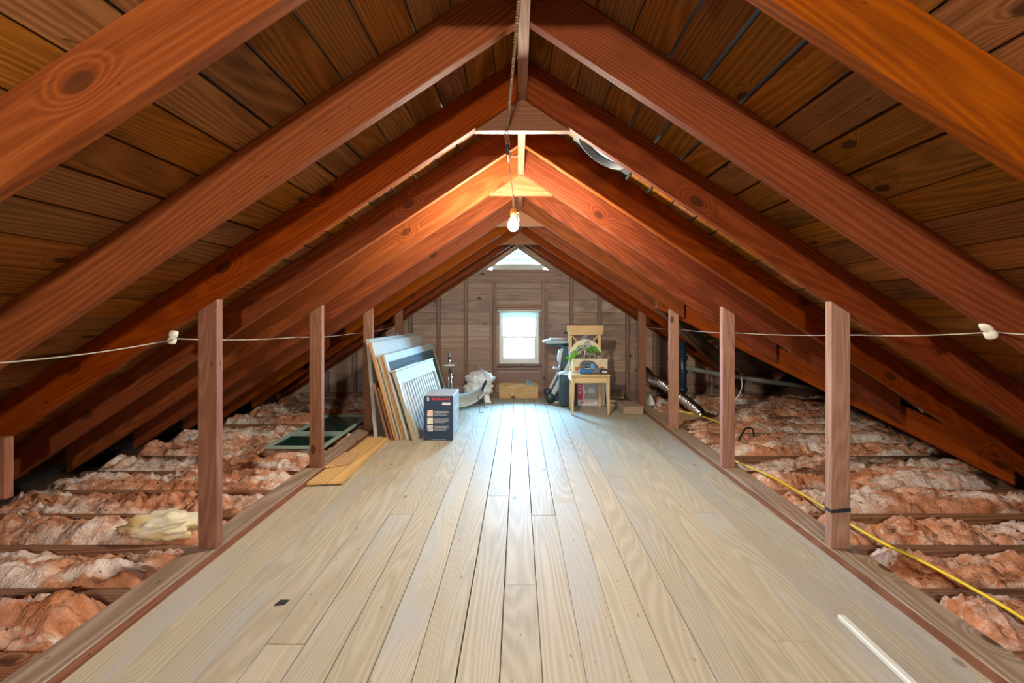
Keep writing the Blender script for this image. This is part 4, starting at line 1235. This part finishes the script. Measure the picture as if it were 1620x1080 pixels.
# white canvas with pots
cv = thing('canvas_print', (.905, 5.70, SZ), 'white wide canvas print of potted plants on the chair seat', 'canvas')
vx0, vx1, vz0, vz1 = .672, 1.118, SZ + .001, SZ + .168
m = MB(); m.box(vx0, vx1, 5.70, 5.718, vz0, vz1, .002); m.build('canvas_board', 'cream', cv)
m = MB()
for xc in (.735, 1.05):
    m.prism([(xc - .018, 5.699, vz0 + .012), (xc + .018, 5.699, vz0 + .012), (xc + .028, 5.699, vz0 + .068), (xc - .028, 5.699, vz0 + .068)], (0, .0008, 0))
m.build('painted_pots', 'terracotta', cv)
m = MB()
for xc in (.735, 1.05):
    for q in range(26):
        px_, pz_ = xc + random.uniform(-.045, .045), vz0 + random.uniform(.075, .150)
        m.prism([(px_, 5.699, pz_), (px_ + .006, 5.699, pz_ + .004), (px_ + .003, 5.699, pz_ + .013)], (0, .0008, 0))
m.build('painted_leaves', 'lime', cv)

# packaged power tool
tl = thing('packaged_tool', (.90, 5.55, SZ), 'blue and black power tool in clear packaging on the chair seat', 'tool')
m = MB()
pts = [(.745, SZ + .002), (1.0, SZ + .002), (1.005, SZ + .05), (.965, SZ + .095), (.935, SZ + .14), (.90, SZ + .155), (.80, SZ + .155), (.765, SZ + .125), (.75, SZ + .07)]
m.prism([(p[0], 5.53, p[1]) for p in pts], (0, .12, 0), .014); m.build('shell', plain('smoky_clear_plastic', (0.16, 0.19, 0.22), .12, scale=25, col2=(0.02, 0.03, 0.05), amt=0.9), tl)
m = MB(); m.box(.743, .90, 5.522, 5.60, SZ + .002, SZ + .062, .008); m.build('blue_base', 'bluetool', tl)
m = MB(); m.box(.812, .875, 5.524, 5.53, SZ + .07, SZ + .118, .001); m.build('black_label', 'matteblack', tl)
m = MB(); m.box(.876, .925, 5.524, 5.53, SZ + .062, SZ + .12, .001); m.build('blue_label', 'bluelabel', tl)
m = MB(); m.box(.812, .875, 5.524, 5.53, SZ + .060, SZ + .069, .0005); m.build('label_stripe', 'cream', tl)
m = MB(); m.box(.828, .86, 5.5225, 5.524, SZ + .100, SZ + .106); m.box(.840, .862, 5.5225, 5.524, SZ + .084, SZ + .090); m.build('label_print', 'print', tl)
m = MB(); m.sphere((.962, 5.53, SZ + .082), .010, 12, 8); m.build('red_switch', 'red', tl)
tb = thing('battery_pack', (1.03, 5.54, SZ), 'small dark battery box with pale label next to the packaged tool', 'box')
m = MB(); m.box(1.006, 1.086, 5.53, 5.60, SZ + .001, SZ + .058, .004); m.build('battery_body', 'tealgrey', tb)
m = MB(); m.box(1.018, 1.075, 5.5285, 5.530, SZ + .012, SZ + .034); m.build('battery_label', 'print', tb)

# ------------------------------------------------------------------ SEWING MACHINE CARTON
sb = thing('sewing_machine_carton', (.965, 6.03, 0), 'white and magenta sewing machine carton under the wooden chair', 'box')
sx0, sx1, sy0, sh = .785, 1.150, 6.03, .333
m = MB(); m.box(sx0, sx1, sy0, sy0 + .22, .002, sh, .003); m.build('carton_body', 'print', sb)
y_ = sy0 - .0003
def su(u): return sx0 + (u - 215) / 390 * (sx1 - sx0)
def sv(v): return sh - (v - 665) / 342 * sh
flat('magenta_panel', 'magenta', sb, [(su(218), su(287), sv(923), sv(704))], y_)
flat('panel_print', 'print', sb, [(su(224), su(262), sv(728), sv(718)), (su(238), su(280), sv(742), sv(737)), (su(224), su(280), sv(775), sv(764)), (su(238), su(270), sv(790), sv(786)), (su(222), su(266), sv(829), sv(814)), (su(236), su(270), sv(846), sv(842))], y_ - .0008)
flat('lime_tab', 'lime', sb, [(su(245), su(297), sv(684), sv(667))], y_)
poly('machine_picture', 'carton', sb, [(su(308), sv(715)), (su(520), sv(700)), (su(560), sv(715)), (su(556), sv(912)), (su(312), sv(912)), (su(308), sv(838)), (su(345), sv(838)), (su(340), sv(800)), (su(312), sv(790))], y_)
poly('machine_opening', 'print', sb, [(su(372), sv(770)), (su(450), sv(770)), (su(462), sv(838)), (su(360), sv(838))], y_ - .0008)
poly('machine_accent', 'lilac', sb, [(su(360), sv(752)), (su(465), sv(752)), (su(490), sv(848)), (su(462), sv(848)), (su(448), sv(770)), (su(372), sv(770)), (su(366), sv(800))], y_ - .001)
flat('picture_lines', 'greyprint', sb, [(su(330), su(356), sv(842), sv(834)), (su(343), su(349), sv(834), sv(806)), (su(312), su(556), sv(842), sv(839)), (su(450), su(476), sv(704), sv(692)), (su(312), su(556), sv(914), sv(910))], y_ - .0012)
m = MB(); m.tube([(su(510) + .010 * math.cos(q), y_ - .001, sv(824) + .010 * math.sin(q)) for q in [2 * PI * i / 16 for i in range(17)]], .002, 4); m.build('dial_picture', 'lilac', sb)
flat('blue_stripe', 'lilac', sb, [(su(217), su(604), sv(1006), sv(992))], y_)
m = MB(); m.lathe([(.001, 0), (.0165, 0), (.0165, .0006), (.001, .0006)], 24, Matrix.Translation((su(284), y_, sv(960))) @ FACE); lg = m.build('round_mark', 'magenta', sb)
lettering('round_mark_letter', 'S', .022, 'print', sb, at(FACE, (su(284) - .0065, y_ - .001, sv(968))), .0003)
lettering('red_lettering', 'SINGER', .031, 'magenta', sb, at(FACE, (su(318), y_ - .0006, sv(972))), .0003, .0006, sx=1.12)
flat('faint_print', 'paleblue', sb, [(su(495), su(590), sv(966), sv(952))], y_)

# ------------------------------------------------------------------ LUMBER BY THE RIGHT PLATE
o = beam_between('timber_block', (1.262 + .13, 5.50, .003), (1.27 + .12, 5.88, .003), .245, .095, 'lumber')
tag(o, 'thick cut timber block lying on the floor by the plate', 'lumber')
lum = [((1.20, 5.95, .003), (1.33, 6.70, .003), .15, .045, 'flat grey board at the bottom of the lumber heap'),
       ((1.36, 5.92, .003), (1.48, 6.70, .003), .13, .06, 'grey board on the floor between lumber heap and post'),
       ((1.24, 5.93, .055), (1.40, 6.55, .055), .16, .03, 'grey plank resting across the lumber heap'),
       ((1.30, 6.06, .115), (1.46, 6.68, .115), .20, .018, 'pale thin board on top of the lumber heap'),
       ((1.05, 6.30, .003), (1.11, 6.72, .003), .11, .10, 'dark beam stub behind the wooden chair leg')]
for k, (p, q, w, h, lab) in enumerate(lum):
    z_ = p[2] if k != 3 else .105
    if k == 2: z_ = .066
    if k == 3: z_ = .098
    o = beam_between('lumber_board', (p[0], p[1], z_), (q[0], q[1], z_), w, h, 'lumber')
    tag(o, lab, 'lumber', 'lumber heap')

# white plastic bottle-like box behind the post
wb = thing('white_jug', (1.76, 6.05, 0.0), 'small white tent-shaped plastic jug beside the silver duct', 'jug')
m = MB(); m.prism([(1.69, 6.0, -.02), (1.80, 6.0, -.02), (1.80, 6.0, .05), (1.75, 6.0, .155), (1.73, 6.0, .155), (1.69, 6.0, .05)], (0, .09, 0), .006); m.build('jug_body', 'white', wb)
m = MB(); m.box(1.685, 1.805, 5.995, 6.095, -.03, .012, .003); m.build('jug_base', 'tealgrey', wb)

# ------------------------------------------------------------------ PIPES, DUCT, CABLES
def ipt(px, py, y): return Vector(((px - 820) / 720 * y, y, CAM_Z + (500 - py) / 720 * y))
sp_ = thing('waste_pipe', (2.22, 6.15, -.15), 'blue-black vertical waste pipe rising to the roof', 'pipe')
m = MB(); m.tube([(2.22, 6.15, -.19), (2.22, 6.15, zlow(2.22) + .16)], .052, 18); m.build('pipe', 'stack', sp_)
for z0 in (.18, .42, .60):
    m = MB(); m.tube([(2.22, 6.15, z0), (2.22, 6.15, z0 + .05)], .066, 18); m.build('coupling', 'stack', sp_)
m = MB(); m.tube([(2.25, 6.10, .50), (2.55, 6.02, .44), (3.1, 5.9, .36), (4.2, 5.7, .22)], .03, 12)
tag(m.build('branch_pipe', 'pvc', None, at(FX, (2.25, 6.1, .5))), 'grey sloping pipe joining the waste pipe', 'pipe')
# flexible foil duct with ribs
ctrl = [ipt(1008, 580, 6.02), ipt(1022, 588, 6.0), ipt(1032, 600, 5.85), ipt(1047, 606, 5.7), ipt(1062, 617, 5.6), ipt(1085, 634, 5.45), ipt(1102, 648, 5.35), ipt(1110, 658, 5.32)]
path, rad = [], []
def cat(p0, p1, p2, p3, t): return 0.5 * ((2 * p1) + (p2 - p0) * t + (2 * p0 - 5 * p1 + 4 * p2 - p3) * t * t + (3 * p1 - p0 - 3 * p2 + p3) * t ** 3)
for i in range(len(ctrl) - 1):
    a0, a1, a2, a3 = ctrl[max(i - 1, 0)], ctrl[i], ctrl[i + 1], ctrl[min(i + 2, len(ctrl) - 1)]
    nseg = max(4, int((a2 - a1).length / .007))
    for k in range(nseg):
        path.append(cat(a0, a1, a2, a3, k / nseg)); rad.append(.062 + (.003 if len(path) % 4 < 2 else -.002))
m = MB(); m.tube(path, rad, 20)
tag(m.build('foil_duct', 'foil', None, at(FX, path[0])), 'silver flexible foil duct snaking over the insulation', 'duct')
# plywood under the cables
m = MB(); m.prism([(1.72, 4.75, .012), (2.25, 4.75, .012), (2.3, 5.5, .02), (1.72, 5.5, .02)], (0, 0, .014), .001)
tag(m.build('plywood_sheet', 'crate', None, at(FX, (1.7, 4.8, .02))), 'brown plywood sheet lying under the yellow cable loops', 'plywood')
def smooth_path(ctrl, n=8):
    out = []
    C_ = [Vector(q) for q in ctrl]
    for i in range(len(C_) - 1):
        for k in range(n):
            out.append(cat(C_[max(i - 1, 0)], C_[i], C_[i + 1], C_[min(i + 2, len(C_) - 1)], k / n))
    return out + [C_[-1]]
m = MB(); m.tube(smooth_path([(1.90, 1.30, .03), (1.88, 1.70, .065), (1.87, 1.87, .07), (1.845, 2.08, .07), (1.82, 2.26, .06), (1.81, 2.52, .055), (1.81, 2.71, .06), (1.785, 3.13, .062), (1.745, 3.45, .05), (1.72, 3.58, .045), (1.74, 3.75, .03), (1.82, 3.95, .02)]), .0075, 8)
tag(m.build('yellow_cable', 'yellow', None, at(FY, (1.9, 1.3, 0))), 'long yellow cable draped over insulation past the taped post', 'cable')
m = MB(); m.tube(smooth_path([(1.72, 5.05, .035), (1.76, 5.15, .075), (1.85, 5.2, .10), (1.98, 5.1, .09), (2.12, 4.95, .06), (2.2, 4.85, .03)]), .008, 8)
tag(m.build('yellow_cable', 'yellow', None, at(FX, (1.7, 5, 0))), 'looped yellow cable on the plywood by the silver duct', 'cable')
m = MB(); m.tube(smooth_path([(1.80, 4.82, .035), (1.92, 4.86, .036), (2.05, 4.90, .05), (2.16, 4.98, .06)]), .007, 8)
tag(m.build('white_cable', 'whitecable', None, at(FX, (1.8, 4.8, 0))), 'short white cable lying below the silver duct', 'cable')
m = MB(); m.tube(smooth_path([(2.0, 4.15, .04), (2.06, 4.2, .09), (2.14, 4.28, .135), (2.2, 4.28, .13), (2.21, 4.27, .06)]), .009, 8)
tag(m.build('black_cable', 'matteblack', None, at(FX, (2, 4.2, 0))), 'bent black cable poking out of the insulation', 'cable')
m = MB(); m.tube(smooth_path([(2.23, 4.55, .58), (2.25, 4.58, .48), (2.22, 4.6, .38), (2.17, 4.62, .33)]), .004, 6)
tag(m.build('hanging_cable', 'whitecable', None, at(FX, (2.2, 4.5, .4))), 'thin pale cable dangling from the valley rafter', 'cable')

# white strip on the floor near the camera
m = MB(); m.prism([(1.243, .70, .002), (1.268, .70, .002), (1.277, 1.78, .002), (1.249, 1.785, .002)], (0, 0, .022), .004)
tag(m.build('trim_strip', 'white', None, at(FY, (1.25, .7, 0))), 'white painted trim strip lying on the floor boards', 'trim')
# dark chip on the floor
m = MB(); m.prism([(-1.005, 1.87, .0015), (-.965, 1.875, .0015), (-.957, 1.905, .0015), (-.995, 1.905, .0015)], (0, 0, .003), .0005)
tag(m.build('bark_chip', 'matteblack', None, at(FX, (-1, 1.87, 0))), 'small dark chip on the pale floor boards', 'chip')
